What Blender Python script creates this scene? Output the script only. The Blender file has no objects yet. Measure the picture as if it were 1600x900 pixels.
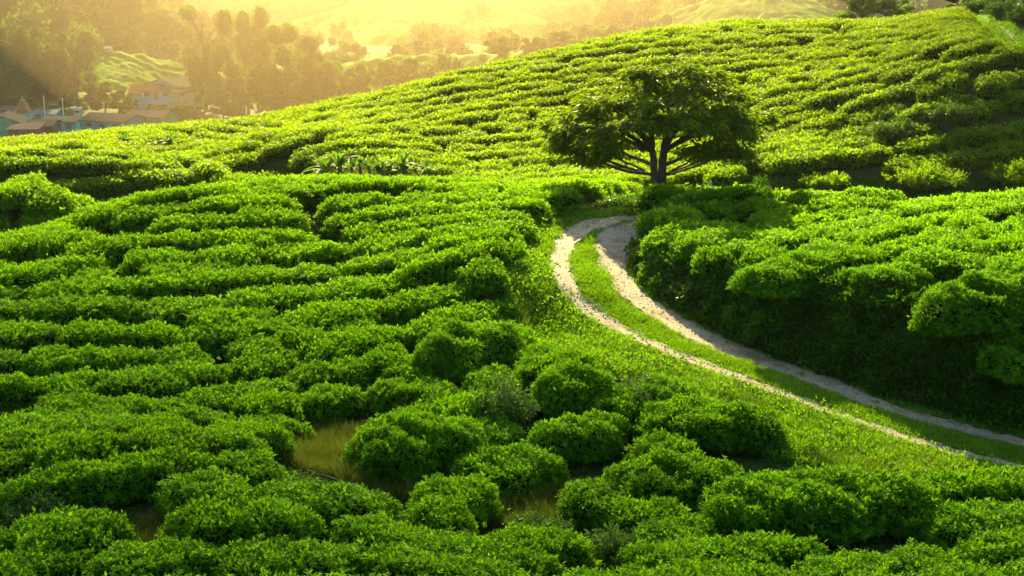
import bpy, math, random
import numpy as np
from mathutils import Vector, Matrix
R = math.radians
rng = np.random.default_rng(7)
random.seed(7)
sc = bpy.context.scene
COL = sc.collection

# ---------------------------------------------------------------- camera, light, exposure
CZ = 12.0
F = 2222.0
PITCH = math.atan(550 / F)
cam_d = bpy.data.cameras.new('camera'); cam = bpy.data.objects.new('camera', cam_d); COL.objects.link(cam)
cam_d.sensor_width = 36; cam_d.lens = 36 * F / 1600
cam_d.clip_start = 0.5; cam_d.clip_end = 6000
cam.location = (0, 0, CZ); cam.rotation_euler = (R(90) - PITCH, 0, 0)
sc.camera = cam
SUN_EL, SUN_AZ = R(29), R(-6)         # azimuth from +Y towards +X
world = bpy.data.worlds.new('World'); sc.world = world; world.use_nodes = True
wn = world.node_tree; wn.nodes.clear()
sky = wn.nodes.new('ShaderNodeTexSky'); sky.sky_type = 'NISHITA'; sky.sun_disc = False
sky.sun_elevation = SUN_EL; sky.sun_rotation = SUN_AZ; sky.dust_density = 2.0
bg = wn.nodes.new('ShaderNodeBackground'); bg.inputs[1].default_value = 0.05
wo = wn.nodes.new('ShaderNodeOutputWorld')
wn.links.new(sky.outputs[0], bg.inputs[0]); wn.links.new(bg.outputs[0], wo.inputs[0])
sd = bpy.data.lights.new('sun', 'SUN'); sun = bpy.data.objects.new('sun', sd); COL.objects.link(sun)
sd.energy = 5.0; sd.angle = R(0.6); sd.color = (1.0, 0.79, 0.38)
sdir = Vector((math.sin(SUN_AZ) * math.cos(SUN_EL), math.cos(SUN_AZ) * math.cos(SUN_EL), math.sin(SUN_EL)))
sun.rotation_euler = sdir.to_track_quat('Z', 'Y').to_euler()
sun.location = sdir * 50
sc.view_settings.view_transform = 'Standard'; sc.view_settings.look = 'None'
sc.view_settings.exposure = 2.4; sc.view_settings.gamma = 1.0; sc.view_settings.use_curve_mapping = False
cy = sc.cycles
cy.use_denoising = True
cy.max_bounces = 6; cy.diffuse_bounces = 3; cy.glossy_bounces = 2; cy.transmission_bounces = 3
cy.volume_bounces = 0; cy.transparent_max_bounces = 8
cy.caustics_reflective = False; cy.caustics_refractive = False
HAZE_DENSITY, HAZE_G = 0.00014, 0.78

# ---------------------------------------------------------------- projection helpers
cp, sp = math.cos(PITCH), math.sin(PITCH)
def ray(px, py):
    x = (px - 800) / F; y = (450 - py) / F
    return x, cp + y * sp, -sp + y * cp
def at(px, py, Y):
    x, dy, dz = ray(px, py); t = Y / dy
    return np.array([x * t, Y, CZ + dz * t])
def proj(P):
    P = np.asarray(P, float); X, Y, Z = P[..., 0], P[..., 1], P[..., 2] - CZ
    d = Y * cp - Z * sp; u = Y * sp + Z * cp
    return 800 + F * X / d, 450 - F * u / d, d

# ---------------------------------------------------------------- value noise
_perm = np.random.default_rng(3).random((64, 64))
def vnoise(x, y):
    x = np.asarray(x, float); y = np.asarray(y, float)
    xi = np.floor(x).astype(int); yi = np.floor(y).astype(int); fx = x - xi; fy = y - yi
    fx = fx * fx * (3 - 2 * fx); fy = fy * fy * (3 - 2 * fy)
    g = lambda a, b: _perm[a % 64, b % 64]
    return (g(xi, yi) * (1 - fx) + g(xi + 1, yi) * fx) * (1 - fy) + (g(xi, yi + 1) * (1 - fx) + g(xi + 1, yi + 1) * fx) * fy
def fbm(x, y, o=3):
    s = 0; a = 1; t = 0
    for i in range(o):
        s = s + a * vnoise(x * 2 ** i + 17.3 * i, y * 2 ** i + 5.1 * i); t += a; a *= .5
    return s / t - .5

# ---------------------------------------------------------------- mesh helpers
def mesh_obj(name, V, T, mats, parent=None, mi=None, rnd=None, smooth=False, link=True):
    V = np.ascontiguousarray(V, np.float32); T = np.ascontiguousarray(T, np.int32)
    k = T.shape[1]; n = len(T)
    me = bpy.data.meshes.new(name)
    me.vertices.add(len(V)); me.vertices.foreach_set('co', V.ravel())
    me.loops.add(n * k); me.loops.foreach_set('vertex_index', T.ravel())
    me.polygons.add(n); me.polygons.foreach_set('loop_start', np.arange(0, n * k, k, dtype=np.int32))
    for m in mats: me.materials.append(m)
    if mi is not None: me.polygons.foreach_set('material_index', np.ascontiguousarray(mi, np.int32))
    if smooth: me.polygons.foreach_set('use_smooth', np.ones(n, bool))
    if rnd is not None:
        a = me.attributes.new('rnd', 'FLOAT', 'FACE'); a.data.foreach_set('value', np.ascontiguousarray(rnd, np.float32))
    me.update(calc_edges=True)
    if smooth is False: me.polygons.foreach_set('use_smooth', np.zeros(n, bool))
    if not link: return me
    o = bpy.data.objects.new(name, me); COL.objects.link(o)
    if parent: o.parent = parent
    return o
def tag(o, label=None, cat=None, group=None, kind=None):
    if label: o['label'] = label
    if cat: o['category'] = cat
    if group: o['group'] = group
    if kind: o['kind'] = kind
    return o
def empty(name, loc=(0, 0, 0), rz=0):
    o = bpy.data.objects.new(name, None); COL.objects.link(o); o.location = loc; o.rotation_euler = (0, 0, rz)
    o.empty_display_size = .3
    return o
class MB:                                   # collects triangles
    def __init__(s): s.v = []; s.t = []; s.m = []; s.r = []; s.n = 0
    def add(s, V, T, m=0, r=None):
        V = np.asarray(V, float); T = np.asarray(T, int)
        s.v.append(V); s.t.append(T + s.n); s.n += len(V)
        s.m.append(np.full(len(T), m) if np.isscalar(m) else m)
        s.r.append(np.full(len(T), .5) if r is None else np.asarray(r, float) * np.ones(len(T)))
    def arrays(s): return np.concatenate(s.v), np.concatenate(s.t), np.concatenate(s.m), np.concatenate(s.r)
    def build(s, name, mats, parent=None, smooth=False, link=True):
        V, T, m, r = s.arrays()
        return mesh_obj(name, V, T, mats, parent, m, r, smooth, link)
def unit(a): return a / (np.linalg.norm(a, axis=-1, keepdims=True) + 1e-9)
def leaves(P, D, S, w=.42, fold=.25, single=False, r=None, seed=0, nn=None):
    """one pointed leaf per point P along D of length S"""
    g = np.random.default_rng(seed); n = len(P)
    D = unit(D); side = unit(np.cross(D, g.normal(size=(n, 3)) if nn is None else nn + g.normal(size=(n, 3)) * .45)); nrm = np.cross(side, D)
    S = np.asarray(S)[:, None] * np.ones((n, 1))
    b = P; t = P + D * S
    m = P + D * S * .45 
    l = m + side * S * w * .5 + nrm * S * w * fold; q = m - side * S * w * .5 + nrm * S * w * fold
    r = g.random(n) if r is None else r
    if single:
        V = np.stack([b - side * S * w * .25, t, q], 1).reshape(-1, 3)
        V = np.stack([m + side * S * w * .5 - D * S * .25, m - side * S * w * .5 - D * S * .2, t], 1).reshape(-1, 3)
        return V, np.arange(3 * n).reshape(-1, 3), r
    V = np.stack([b, l, t, q], 1).reshape(-1, 3)
    i = np.arange(n)[:, None] * 4
    T = np.concatenate([i + [0, 2, 1], i + [0, 3, 2]], 1).reshape(-1, 3)
    return V, T, np.repeat(r, 2)
def tube(pts, rad, k=6):
    pts = np.asarray(pts, float); n = len(pts); rad = np.ones(n) * rad
    d = np.gradient(pts, axis=0); d = unit(d)
    ref = np.array([0.31, 0.2, 1.0]) if abs(d[0][2]) < .9 else np.array([1.0, .2, .1])
    V = []
    for i in range(n):
        a = unit(np.cross(d[i], ref)); b = np.cross(d[i], a)
        th = np.linspace(0, 2 * np.pi, k, endpoint=False)[:, None]
        V.append(pts[i] + rad[i] * (np.cos(th) * a + np.sin(th) * b))
    V = np.concatenate(V); T = []
    for i in range(n - 1):
        for j in range(k):
            a, b = i * k + j, i * k + (j + 1) % k
            T += [(a, b, b + k), (a, b + k, a + k)]
    c = len(V); V = np.vstack([V, pts[0], pts[-1]])
    for j in range(k):
        T += [(c, (j + 1) % k, j), (c + 1, (n - 1) * k + j, (n - 1) * k + (j + 1) % k)]
    return V, np.array(T)
def box(c, s, rz=0):
    V = np.array([(x, y, z) for x in (-.5, .5) for y in (-.5, .5) for z in (-.5, .5)]) * s
    ca, sa = math.cos(rz), math.sin(rz)
    V = np.stack([V[:, 0] * ca - V[:, 1] * sa, V[:, 0] * sa + V[:, 1] * ca, V[:, 2]], 1) + c
    Q = [(0, 1, 3, 2), (4, 6, 7, 5), (0, 4, 5, 1), (2, 3, 7, 6), (0, 2, 6, 4), (1, 5, 7, 3)]
    return V, np.array([t for a, b, c_, d in Q for t in ((a, b, c_), (a, c_, d))])
def spline(p, n):
    p = np.asarray(p, float); m = len(p)
    u = np.linspace(0, m - 1, n); out = []
    for x in u:
        i = min(int(x), m - 2); f = x - i
        a, b, c, d = p[max(i - 1, 0)], p[i], p[i + 1], p[min(i + 2, m - 1)]
        out.append(.5 * ((2 * b) + (c - a) * f + (2 * a - 5 * b + 4 * c - d) * f * f + (3 * b - a - 3 * c + d) * f ** 3))
    return np.array(out)
def inpoly(X, Y, P):
    X = np.asarray(X); Y = np.asarray(Y); r = np.zeros(np.broadcast(X, Y).shape, bool); n = len(P)
    for i in range(n):
        x1, y1 = P[i][:2]; x2, y2 = P[(i + 1) % n][:2]
        if y1 == y2: continue
        c = ((y1 > Y) != (y2 > Y)) & (X < (x2 - x1) * (Y - y1) / (y2 - y1) + x1)
        r ^= c
    return r
def distline(X, Y, P):
    d = np.full(np.broadcast(X, Y).shape, 1e9)
    for (x1, y1), (x2, y2) in zip(P[:-1], P[1:]):
        dx, dy = x2 - x1, y2 - y1; L = dx * dx + dy * dy + 1e-9
        t = np.clip(((X - x1) * dx + (Y - y1) * dy) / L, 0, 1)
        d = np.minimum(d, np.hypot(X - x1 - t * dx, Y - y1 - t * dy))
    return d
def smooth(x): x = np.clip(x, 0, 1); return x * x * (3 - 2 * x)

# ---------------------------------------------------------------- materials
def new_mat(name):
    m = bpy.data.materials.new(name); m.use_nodes = True; m.node_tree.nodes.clear(); return m, m.node_tree.nodes, m.node_tree.links
def ramp(N, stops):
    r = N.new('ShaderNodeValToRGB'); e = r.color_ramp.elements
    while len(e) < len(stops): e.new(.5)
    for i, (p, c) in enumerate(stops): e[i].position = p; e[i].color = (*c, 1)
    return r
def leaf_mat(name, stops, trans=.4, tcol=(.35, .5, .02), rough=.42, spec=.35, patch=6.0, patch_amt=.45, objvar=.15, far=None):
    m, N, L = new_mat(name)
    at_ = N.new('ShaderNodeAttribute'); at_.attribute_name = 'rnd'
    r = ramp(N, stops)
    geo = N.new('ShaderNodeNewGeometry'); no = N.new('ShaderNodeTexNoise'); no.inputs['Scale'].default_value = 1 / patch; no.inputs['Detail'].default_value = 2
    L.new(geo.outputs['Position'], no.inputs['Vector'])
    oi = N.new('ShaderNodeObjectInfo')
    a1 = N.new('ShaderNodeMath'); a1.operation = 'MULTIPLY_ADD'; L.new(no.outputs[0], a1.inputs[0]); a1.inputs[1].default_value = patch_amt * 2; 
    a2 = N.new('ShaderNodeMath'); a2.operation = 'MULTIPLY_ADD'; L.new(oi.outputs['Random'], a2.inputs[0]); a2.inputs[1].default_value = objvar; a2.inputs[2].default_value = -patch_amt - objvar / 2
    L.new(a2.outputs[0], a1.inputs[2])
    a3 = N.new('ShaderNodeMath'); a3.operation = 'ADD'; a3.use_clamp = True
    nb = N.new('ShaderNodeTexNoise'); nb.inputs['Scale'].default_value = 4.5 / patch; nb.inputs['Detail'].default_value = 3; L.new(geo.outputs['Position'], nb.inputs['Vector'])
    a4 = N.new('ShaderNodeMath'); a4.operation = 'MULTIPLY_ADD'; L.new(nb.outputs[0], a4.inputs[0]); a4.inputs[1].default_value = .7; a4.inputs[2].default_value = -.35
    a5 = N.new('ShaderNodeMath'); a5.operation = 'ADD'; L.new(a4.outputs[0], a5.inputs[0]); L.new(a1.outputs[0], a5.inputs[1])
    L.new(at_.outputs['Fac'], a3.inputs[0]); L.new(a5.outputs[0], a3.inputs[1]); L.new(a3.outputs[0], r.inputs[0])
    p = N.new('ShaderNodeBsdfPrincipled'); p.inputs['Roughness'].default_value = rough; p.inputs['Specular IOR Level'].default_value = spec
    tr = N.new('ShaderNodeBsdfTranslucent')
    mx = N.new('ShaderNodeMix'); mx.data_type = 'RGBA'; mx.blend_type = 'MIX'; mx.inputs[0].default_value = .5
    mx.inputs[7].default_value = (*tcol, 1); L.new(mx.outputs[2], tr.inputs[0]); col = r.outputs[0]
    if far:           # golden light on the far hill put into the leaf colour, along a wavering line
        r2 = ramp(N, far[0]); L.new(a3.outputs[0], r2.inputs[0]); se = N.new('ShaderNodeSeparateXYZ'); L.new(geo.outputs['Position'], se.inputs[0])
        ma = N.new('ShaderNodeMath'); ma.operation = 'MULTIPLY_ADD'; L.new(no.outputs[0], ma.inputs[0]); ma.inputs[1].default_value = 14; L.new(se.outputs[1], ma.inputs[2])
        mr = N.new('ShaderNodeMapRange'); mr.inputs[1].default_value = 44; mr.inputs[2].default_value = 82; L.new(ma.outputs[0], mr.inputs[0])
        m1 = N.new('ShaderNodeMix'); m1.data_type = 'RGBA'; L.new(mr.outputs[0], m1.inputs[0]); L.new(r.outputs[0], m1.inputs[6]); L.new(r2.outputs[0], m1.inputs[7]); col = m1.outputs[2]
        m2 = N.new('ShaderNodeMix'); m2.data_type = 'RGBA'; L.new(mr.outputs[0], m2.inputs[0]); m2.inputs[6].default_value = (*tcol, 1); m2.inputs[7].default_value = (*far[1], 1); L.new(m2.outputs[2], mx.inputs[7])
    L.new(col, p.inputs['Base Color']); L.new(col, mx.inputs[6])
    ms = N.new('ShaderNodeMixShader'); ms.inputs[0].default_value = trans
    L.new(p.outputs[0], ms.inputs[1]); L.new(tr.outputs[0], ms.inputs[2])
    o = N.new('ShaderNodeOutputMaterial'); L.new(ms.outputs[0], o.inputs[0])
    return m
def rough_mat(name, stops, scale=3.0, detail=6, rough=.9, bump=.3, bscale=None, spec=.2, metal=0):
    m, N, L = new_mat(name)
    geo = N.new('ShaderNodeNewGeometry'); no = N.new('ShaderNodeTexNoise'); no.inputs['Scale'].default_value = scale; no.inputs['Detail'].default_value = detail; no.inputs['Roughness'].default_value = .65
    L.new(geo.outputs['Position'], no.inputs['Vector'])
    r = ramp(N, stops); L.new(no.outputs[0], r.inputs[0])
    p = N.new('ShaderNodeBsdfPrincipled'); p.inputs['Roughness'].default_value = rough; p.inputs['Specular IOR Level'].default_value = spec; p.inputs['Metallic'].default_value = metal
    L.new(r.outputs[0], p.inputs['Base Color'])
    if bump:
        n2 = N.new('ShaderNodeTexNoise'); n2.inputs['Scale'].default_value = bscale or scale * 4; n2.inputs['Detail'].default_value = 5
        L.new(geo.outputs['Position'], n2.inputs['Vector'])
        b = N.new('ShaderNodeBump'); b.inputs['Strength'].default_value = bump; b.inputs['Distance'].default_value = .05
        L.new(n2.outputs[0], b.inputs['Height']); L.new(b.outputs[0], p.inputs['Normal'])
    o = N.new('ShaderNodeOutputMaterial'); L.new(p.outputs[0], o.inputs[0])
    return m
M = {}
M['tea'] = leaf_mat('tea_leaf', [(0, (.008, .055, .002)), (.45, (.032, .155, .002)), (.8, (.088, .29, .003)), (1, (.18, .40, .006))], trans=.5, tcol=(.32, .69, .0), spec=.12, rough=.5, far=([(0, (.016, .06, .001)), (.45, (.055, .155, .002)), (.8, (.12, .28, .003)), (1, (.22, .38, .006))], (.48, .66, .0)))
M['shrub'] = leaf_mat('shrub_leaf', [(0, (.012, .045, .004)), (.6, (.035, .11, .006)), (1, (.12, .24, .02))], trans=.35, tcol=(.2, .42, .01))
M['tree'] = leaf_mat('tree_leaf', [(0, (.012, .036, .003)), (.5, (.05, .115, .004)), (1, (.15, .25, .008))], trans=.45, tcol=(.34, .52, .0), rough=.5, spec=.14, patch=1.0)
M['far'] = leaf_mat('forest_leaf', [(0, (.010, .032, .005)), (.6, (.032, .08, .008)), (1, (.08, .16, .015))], trans=.35, tcol=(.18, .30, .01), rough=.8, spec=.0, patch=12)
M['hazetree'] = leaf_mat('hazed_tree_leaf', [(0, (.03, .09, .005)), (.6, (.07, .18, .008)), (1, (.14, .28, .015))], trans=.35, tcol=(.3, .5, .01), rough=.8, spec=.0, patch=12)  # tree crowns behind the crest: leaf colour lightened to carry haze and sunlight
M['grass'] = leaf_mat('grass_blade', [(0, (.03, .13, .003)), (.6, (.08, .25, .004)), (1, (.19, .36, .01))], trans=.5, tcol=(.36, .66, .0), rough=.5, patch=2.5)
M['drygrass'] = leaf_mat('dry_grass_blade', [(0, (.03, .08, .004)), (.5, (.06, .12, .005)), (1, (.14, .15, .02))], trans=.4, tcol=(.26, .34, .02), rough=.6, patch=1.5)
M['under'] = leaf_mat('undergrowth_leaf', [(0, (.006, .026, .001)), (.6, (.026, .11, .003)), (1, (.08, .22, .008))], trans=.4, tcol=(.16, .45, .0), spec=.2, patch=1.2)
M['core'] = rough_mat('bush_core', [(.3, (.006, .018, .002)), (.7, (.014, .032, .005))], 6, bump=.6, spec=0)
M['soil'] = rough_mat('soil', [(.3, (.028, .035, .012)), (.5, (.04, .07, .012)), (.7, (.06, .05, .025))], 1.2, bump=.8, spec=0, rough=1)
M['bark'] = rough_mat('bark', [(.3, (.035, .026, .018)), (.7, (.10, .08, .06))], 8, bump=.9, bscale=22)
M['stem'] = rough_mat('tea_stem', [(.3, (.10, .085, .06)), (.7, (.22, .19, .15))], 14, bump=.7)
M['stone'] = rough_mat('pale_stone', [(.3, (.35, .34, .31)), (.7, (.62, .60, .55))], 9, bump=.6)

def track_mat():
    m, N, L = new_mat('stony_track')
    geo = N.new('ShaderNodeNewGeometry')
    n1 = N.new('ShaderNodeTexNoise'); n1.inputs['Scale'].default_value = .9; n1.inputs['Detail'].default_value = 8; n1.inputs['Roughness'].default_value = .7
    n2 = N.new('ShaderNodeTexNoise'); n2.inputs['Scale'].default_value = 16; n2.inputs['Detail'].default_value = 5
    vo = N.new('ShaderNodeTexVoronoi'); vo.inputs['Scale'].default_value = 22
    for n in (n1, n2, vo): L.new(geo.outputs['Position'], n.inputs['Vector'])
    r1 = ramp(N, [(.3, (.22, .15, .06)), (.42, (.27, .22, .11)), (.52, (.41, .37, .24)), (.62, (.31, .27, .15)), (.75, (.16, .12, .045))]); L.new(n1.outputs[0], r1.inputs[0])
    r2 = ramp(N, [(.3, (.45, .42, .38)), (.55, (1, 1, 1)), (.8, (1.0, .97, .9))]); L.new(n2.outputs[0], r2.inputs[0])
    mx = N.new('ShaderNodeMix'); mx.data_type = 'RGBA'; mx.blend_type = 'MULTIPLY'; mx.inputs[0].default_value = .9
    L.new(r1.outputs[0], mx.inputs[6]); L.new(r2.outputs[0], mx.inputs[7])
    p = N.new('ShaderNodeBsdfPrincipled'); p.inputs['Roughness'].default_value = .8; L.new(mx.outputs[2], p.inputs['Base Color'])
    ad = N.new('ShaderNodeMath'); ad.operation = 'ADD'; L.new(n2.outputs[0], ad.inputs[0]); L.new(vo.outputs['Distance'], ad.inputs[1])
    b = N.new('ShaderNodeBump'); b.inputs['Strength'].default_value = .7; b.inputs['Distance'].default_value = .04
    L.new(ad.outputs[0], b.inputs['Height']); L.new(b.outputs[0], p.inputs['Normal'])
    o = N.new('ShaderNodeOutputMaterial'); L.new(p.outputs[0], o.inputs[0]); return m
M['track'] = track_mat()

# ---------------------------------------------------------------- near terrain: a smooth surface through surveyed points
TEA_H = .60
BANK = [(978, 352, 44.6), (980, 395, 42.2), (1003, 445, 39.8), (1060, 492, 37.6), (1150, 542, 35.4), (1250, 592, 33.7), (1400, 642, 32.2), (1600, 690, 31.2), (1900, 760, 30)]
bank_xy = [tuple(at(*b)[:2]) for b in BANK]
PLAT = bank_xy + [tuple(at(1900, 300, 47.5)[:2]), tuple(at(1600, 298, 48.0)[:2]), tuple(at(1300, 300, 48.2)[:2]), tuple(at(1100, 306, 48.2)[:2]), tuple(at(1010, 318, 47)[:2])]
def bank_off(X, Y):
    """height the plateau stands above the ground around it"""
    ins = inpoly(X, Y, PLAT)
    d = distline(X, Y, PLAT + [PLAT[0]])
    h = np.interp(X, [3, 5, 9, 14], [.75, 1.25, 2.0, 2.5])
    return np.where(ins, smooth(d / 1.5) * h, 0)
CP = """
0 905 21 t;400 905 21 t;800 905 21.3 t;1100 900 22 t;1600 900 22.5 t;0 990 17 t;800 990 17 t;1600 990 18 t;-300 900 21 t;1900 900 22 t
0 672 27 t;250 682 26.8 t;430 712 26.3 t;600 785 24.8 t;760 850 23.4 t;0 780 24 t;300 780 23.8 t
0 690 30 g;150 678 30.6 g;420 705 29.6 g;560 720 28.8 g;700 765 27.4 g;850 800 26.4 g;-300 690 30 g
100 560 33.6 t;100 480 37 t;100 400 41.5 t;400 560 34.0 t;400 480 37.2 t;400 400 41.6 t;600 600 32.4 t;600 500 36.6 t;600 400 42 t;800 480 38 t;-300 480 38 t;-300 400 43 t
0 385 43 t;180 327 47.5 t;400 300 50.5 t;650 288 52 t;850 288 52 t
820 355 46 g;790 450 39.3 g;870 345 46.6 g;865 400 42.4 g;900 460 39.3 g;1000 530 36.3 g;1100 575 34.5 g;1300 640 32.5 g;1500 700 31 g;1600 722 30.4 g;1900 790 29.5 g
990 337 46.6 g;1030 307 49.5 g;1150 305 49.5 g
850 560 34.4 g;1000 620 31.8 g;800 650 31.2 g;1000 730 28.6 g;1200 700 29.2 g;1300 760 27.2 g;1500 770 27.6 g;1150 800 26.2 g;900 720 28.8 g
1100 345 44.5 t;1020 320 45.5 t;1100 308 46.5 t;1200 304 46.5 t;1300 302 47 t;1300 360 41.5 t;1300 420 37.2 t;1500 310 46 t;1500 400 37.6 t;1600 298 47 t;1600 400 37 t;1900 298 46 t
1000 288 53 t;1180 292 53 t;1300 306 55 h;1500 306 55 h;1700 306 55 h
0 330 48.5 h;200 322 51.5 h;100 330 50 h;400 300 56 h;600 292 58 h;-250 330 48 h
0 291 53.5 t;120 296 53.5 t;-250 300 53 t;200 312 57 h
0 238 63 t;150 238 63 t;330 258 61 t;450 280 60 t;0 284 61.2 t;100 286 61.2 t;200 290 60.8 t;300 290 59.5 t;-200 288 61.2 t;0 291 57.5 h;150 296 57.5 h;-200 292 57.5 h;-250 245 63 t;0 237 69 h;200 238 69 h;480 284 63 h;600 284 62 g;520 281 62.5 g;680 282 61 g
0 219 82 t;120 210 81 t;200 203 80 t;300 199 80 t;400 203 77 t;500 188 77 t;560 171 79 t;700 120 83 t;800 93 86 t;900 70 88 t;1000 50 89 t;1200 33 90 t;1350 33 89 t;-300 232 84 t
100 225 70 t;350 225 68 t;500 240 66 t;700 230 68 t;700 270 62 t;800 180 74 t;900 240 66 t;900 150 76 t;1000 270 61 t
1100 100 78 t;1100 160 73 t;1250 210 65.5 t;1250 150 70 t;1250 90 77 t;1400 190 64.5 t;1400 130 68 t;1400 80 74 t;1400 270 61 g;1250 280 60 g;1550 275 61 g;1550 200 63.2 t;1550 130 65.6 t;1550 80 70 g;1580 40 78 g;1470 20 86 t;1540 16 89 g;1600 10 92 g;1700 40 80 g;1700 200 64 t;1850 200 64 t;1900 30 80 g
"""
drop = dict(t=TEA_H, g=0, h=2.4)
cpx = []
for row in CP.strip().split('\n'):
    for it in row.split(';'):
        a = it.split(); p = at(float(a[0]), float(a[1]), float(a[2])); p[2] -= drop[a[3]]; cpx.append(p)
cpx = np.array(cpx)
# beyond the crest the land falls into the valley
for px in range(-300, 2000, 150):
    yc = 108; p = at(px, 0, yc); cpx = np.vstack([cpx, [p[0], yc, CZ - 14.5 - (1 - px / 1600) * 7 + (3 if px > 1300 else 0)]])
def tps_k(r2): return .5 * r2 * np.log(r2 + 1e-9)
GX = np.arange(-52, 56.01, .25); GY = np.arange(14, 112.01, .25)
gx, gy = np.meshgrid(GX, GY)
def fit():
    c = cpx.copy(); c[:, 2] -= bank_off(c[:, 0], c[:, 1])
    n = len(c); Pn = c[:, :2] / 10
    K = tps_k(((Pn[:, None] - Pn[None]) ** 2).sum(-1)) + np.eye(n) * .005
    A = np.zeros((n + 3, n + 3)); A[:n, :n] = K; A[:n, n] = 1; A[:n, n + 1:] = Pn; A[n:, :n] = A[:n, n:].T
    w = np.linalg.solve(A, np.concatenate([c[:, 2], np.zeros(3)]))
    h = w[n] + w[n + 1] * gx / 10 + w[n + 2] * gy / 10
    for i in range(n): h += w[i] * tps_k((gx / 10 - Pn[i, 0]) ** 2 + (gy / 10 - Pn[i, 1]) ** 2)
    return h
H = fit()
def hz(X, Y):
    u = np.clip((np.asarray(X, float) - GX[0]) / .25, 0, len(GX) - 1.001); v = np.clip((np.asarray(Y, float) - GY[0]) / .25, 0, len(GY) - 1.001)
    i = u.astype(int); j = v.astype(int); fu = u - i; fv = v - j
    return (H[j, i] * (1 - fu) + H[j, i + 1] * fu) * (1 - fv) + (H[j + 1, i] * (1 - fu) + H[j + 1, i + 1] * fu) * fv
TT = np.arange(18, 110, .08)
def hit(px, py, up=0.0):
    """where the line of sight through a spot of the land meets the ground"""
    x, dy, dz = ray(px, py); t = TT / dy; X = x * t; Z = CZ + dz * t
    d = Z - hz(X, TT) - up; k = np.argmax(d < 0)
    if d[k] >= 0: k = len(TT) - 1
    return np.array([X[k], TT[k]])
for _ in range(2):
    FOOT = [(1012, 338), (1010, 352), (1000, 370), (987, 393), (986, 420), (1003, 446), (1043, 475), (1093, 502), (1143, 526), (1210, 551), (1303, 585), (1402, 624), (1502, 653), (1602, 678), (1762, 714)]
    bank_xy = [tuple(hit(*p)) for p in FOOT]
    PLAT = bank_xy + PLAT[-5:]
    H = fit()
H += bank_off(gx, gy) + .08 * fbm(gx / 3, gy / 3, 3) + .35 * fbm(gx / 9, gy / 9, 2)
def nrm(X, Y, e=.6):
    a = np.stack([-(hz(X + e, Y) - hz(X - e, Y)) / (2 * e), -(hz(X, Y + e) - hz(X, Y - e)) / (2 * e), np.ones_like(X)], -1)
    return unit(a)
def hitpoly(L, up=0.0): return [tuple(hit(x, y, up)) for x, y in L]

# carve the wheel tracks
def track_line(L): return spline([hit(x, y) for x, y in L], 140)
OUT_L = [(1000, 333), (945, 339), (905, 347), (872, 368), (858, 395), (859, 418), (872, 448), (898, 480), (920, 495), (973, 523), (1020, 543), (1107, 577), (1190, 607), (1300, 648), (1400, 683), (1500, 712), (1600, 732), (1760, 768)]
OUT_R = [(1002, 341), (960, 350), (925, 361), (905, 377), (895, 397), (895, 420), (907, 453), (928, 474), (947, 487), (983, 511), (1040, 538), (1120, 568), (1200, 598), (1300, 636), (1400, 671), (1500, 700), (1600, 722), (1760, 757)]
IN_L = [(1000, 336), (975, 346), (942, 358), (930, 377), (937, 410), (953, 443), (983, 473), (1027, 503), (1080, 533), (1133, 555), (1207, 580), (1300, 613), (1400, 648), (1500, 674), (1600, 698), (1760, 736)]
IN_R = [(1010, 335), (1008, 350), (998, 370), (984, 395), (983, 423), (1000, 450), (1040, 480), (1090, 507), (1140, 532), (1207, 558), (1300, 592), (1400, 631), (1500, 660), (1600, 685), (1760, 722)]
tl = [track_line(q) for q in (OUT_L, OUT_R, IN_L, IN_R)]
TRACK = [tuple(p) for p in tl[0]] + [tuple(p) for p in tl[3][::-1]]
rutc = [(tl[0] + tl[1]) / 2, (tl[2] + tl[3]) / 2]
sm = [tuple(p) for p in rutc[0][::6]], [tuple(p) for p in rutc[1][::6]]
nearm = (gy < 50) & (gx > -3) & (gx < 20)
for s_ in sm: H[nearm] -= .09 * np.exp(-(distline(gx[nearm], gy[nearm], list(s_)) / .5) ** 2)

_lim = CZ - (400 - np.interp(gx / gy, [.08, .13, .22, .36], [10, 8, 3, 2])) / F * gy - TEA_H
_z = (gy > 43) & (gy < 53.5) & (gx / gy > .105) & (gx / gy < .42)
H = np.where(_z, np.minimum(H, _lim), H)
ny, nx = H.shape
idx = np.arange(ny * nx).reshape(ny, nx)
quads = np.stack([idx[:-1, :-1], idx[:-1, 1:], idx[1:, 1:], idx[1:, :-1]], -1).reshape(-1, 4)
g_o = mesh_obj('ground', np.stack([gx, gy, H], -1).reshape(-1, 3), quads, [M['soil']], smooth=True)
tag(g_o, 'green brown tea garden soil under the bushes and the grass', kind='structure')

def ribbon(name, A_, B_, lift, m, cols=6, jit=.05):
    n_ = len(A_); V = []
    for c in range(cols + 1):
        f = c / cols; p = A_ * (1 - f) + B_ * f
        if c in (0, cols):
            d = unit(B_ - A_); p = p + (1 if c else -1) * d * (jit * 2 * fbm(np.arange(n_) * .55 + c * 9, np.arange(n_) * .2, 3))[:, None]
        V.append(np.c_[p, hz(p[:, 0], p[:, 1]) + lift])
    V = np.stack(V, 1).reshape(-1, 3); ii = np.arange(n_ * (cols + 1)).reshape(n_, -1)
    q = np.stack([ii[:-1, :-1], ii[1:, :-1], ii[1:, 1:], ii[:-1, 1:]], -1).reshape(-1, 4)
    return V, q
mb_v, mb_q, off = [], [], 0
for a_, b_ in ((tl[0], tl[1]), (tl[2], tl[3])):
    V, q = ribbon('path', a_, b_, .03, None, jit=.2); mb_v.append(V); mb_q.append(q + off); off += len(V)
p_o = mesh_obj('path', np.concatenate(mb_v), np.concatenate(mb_q), [M['track']], smooth=True)
tag(p_o, 'pale stony two rut farm track curving round the tea bank', kind='structure')
import bmesh
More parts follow.
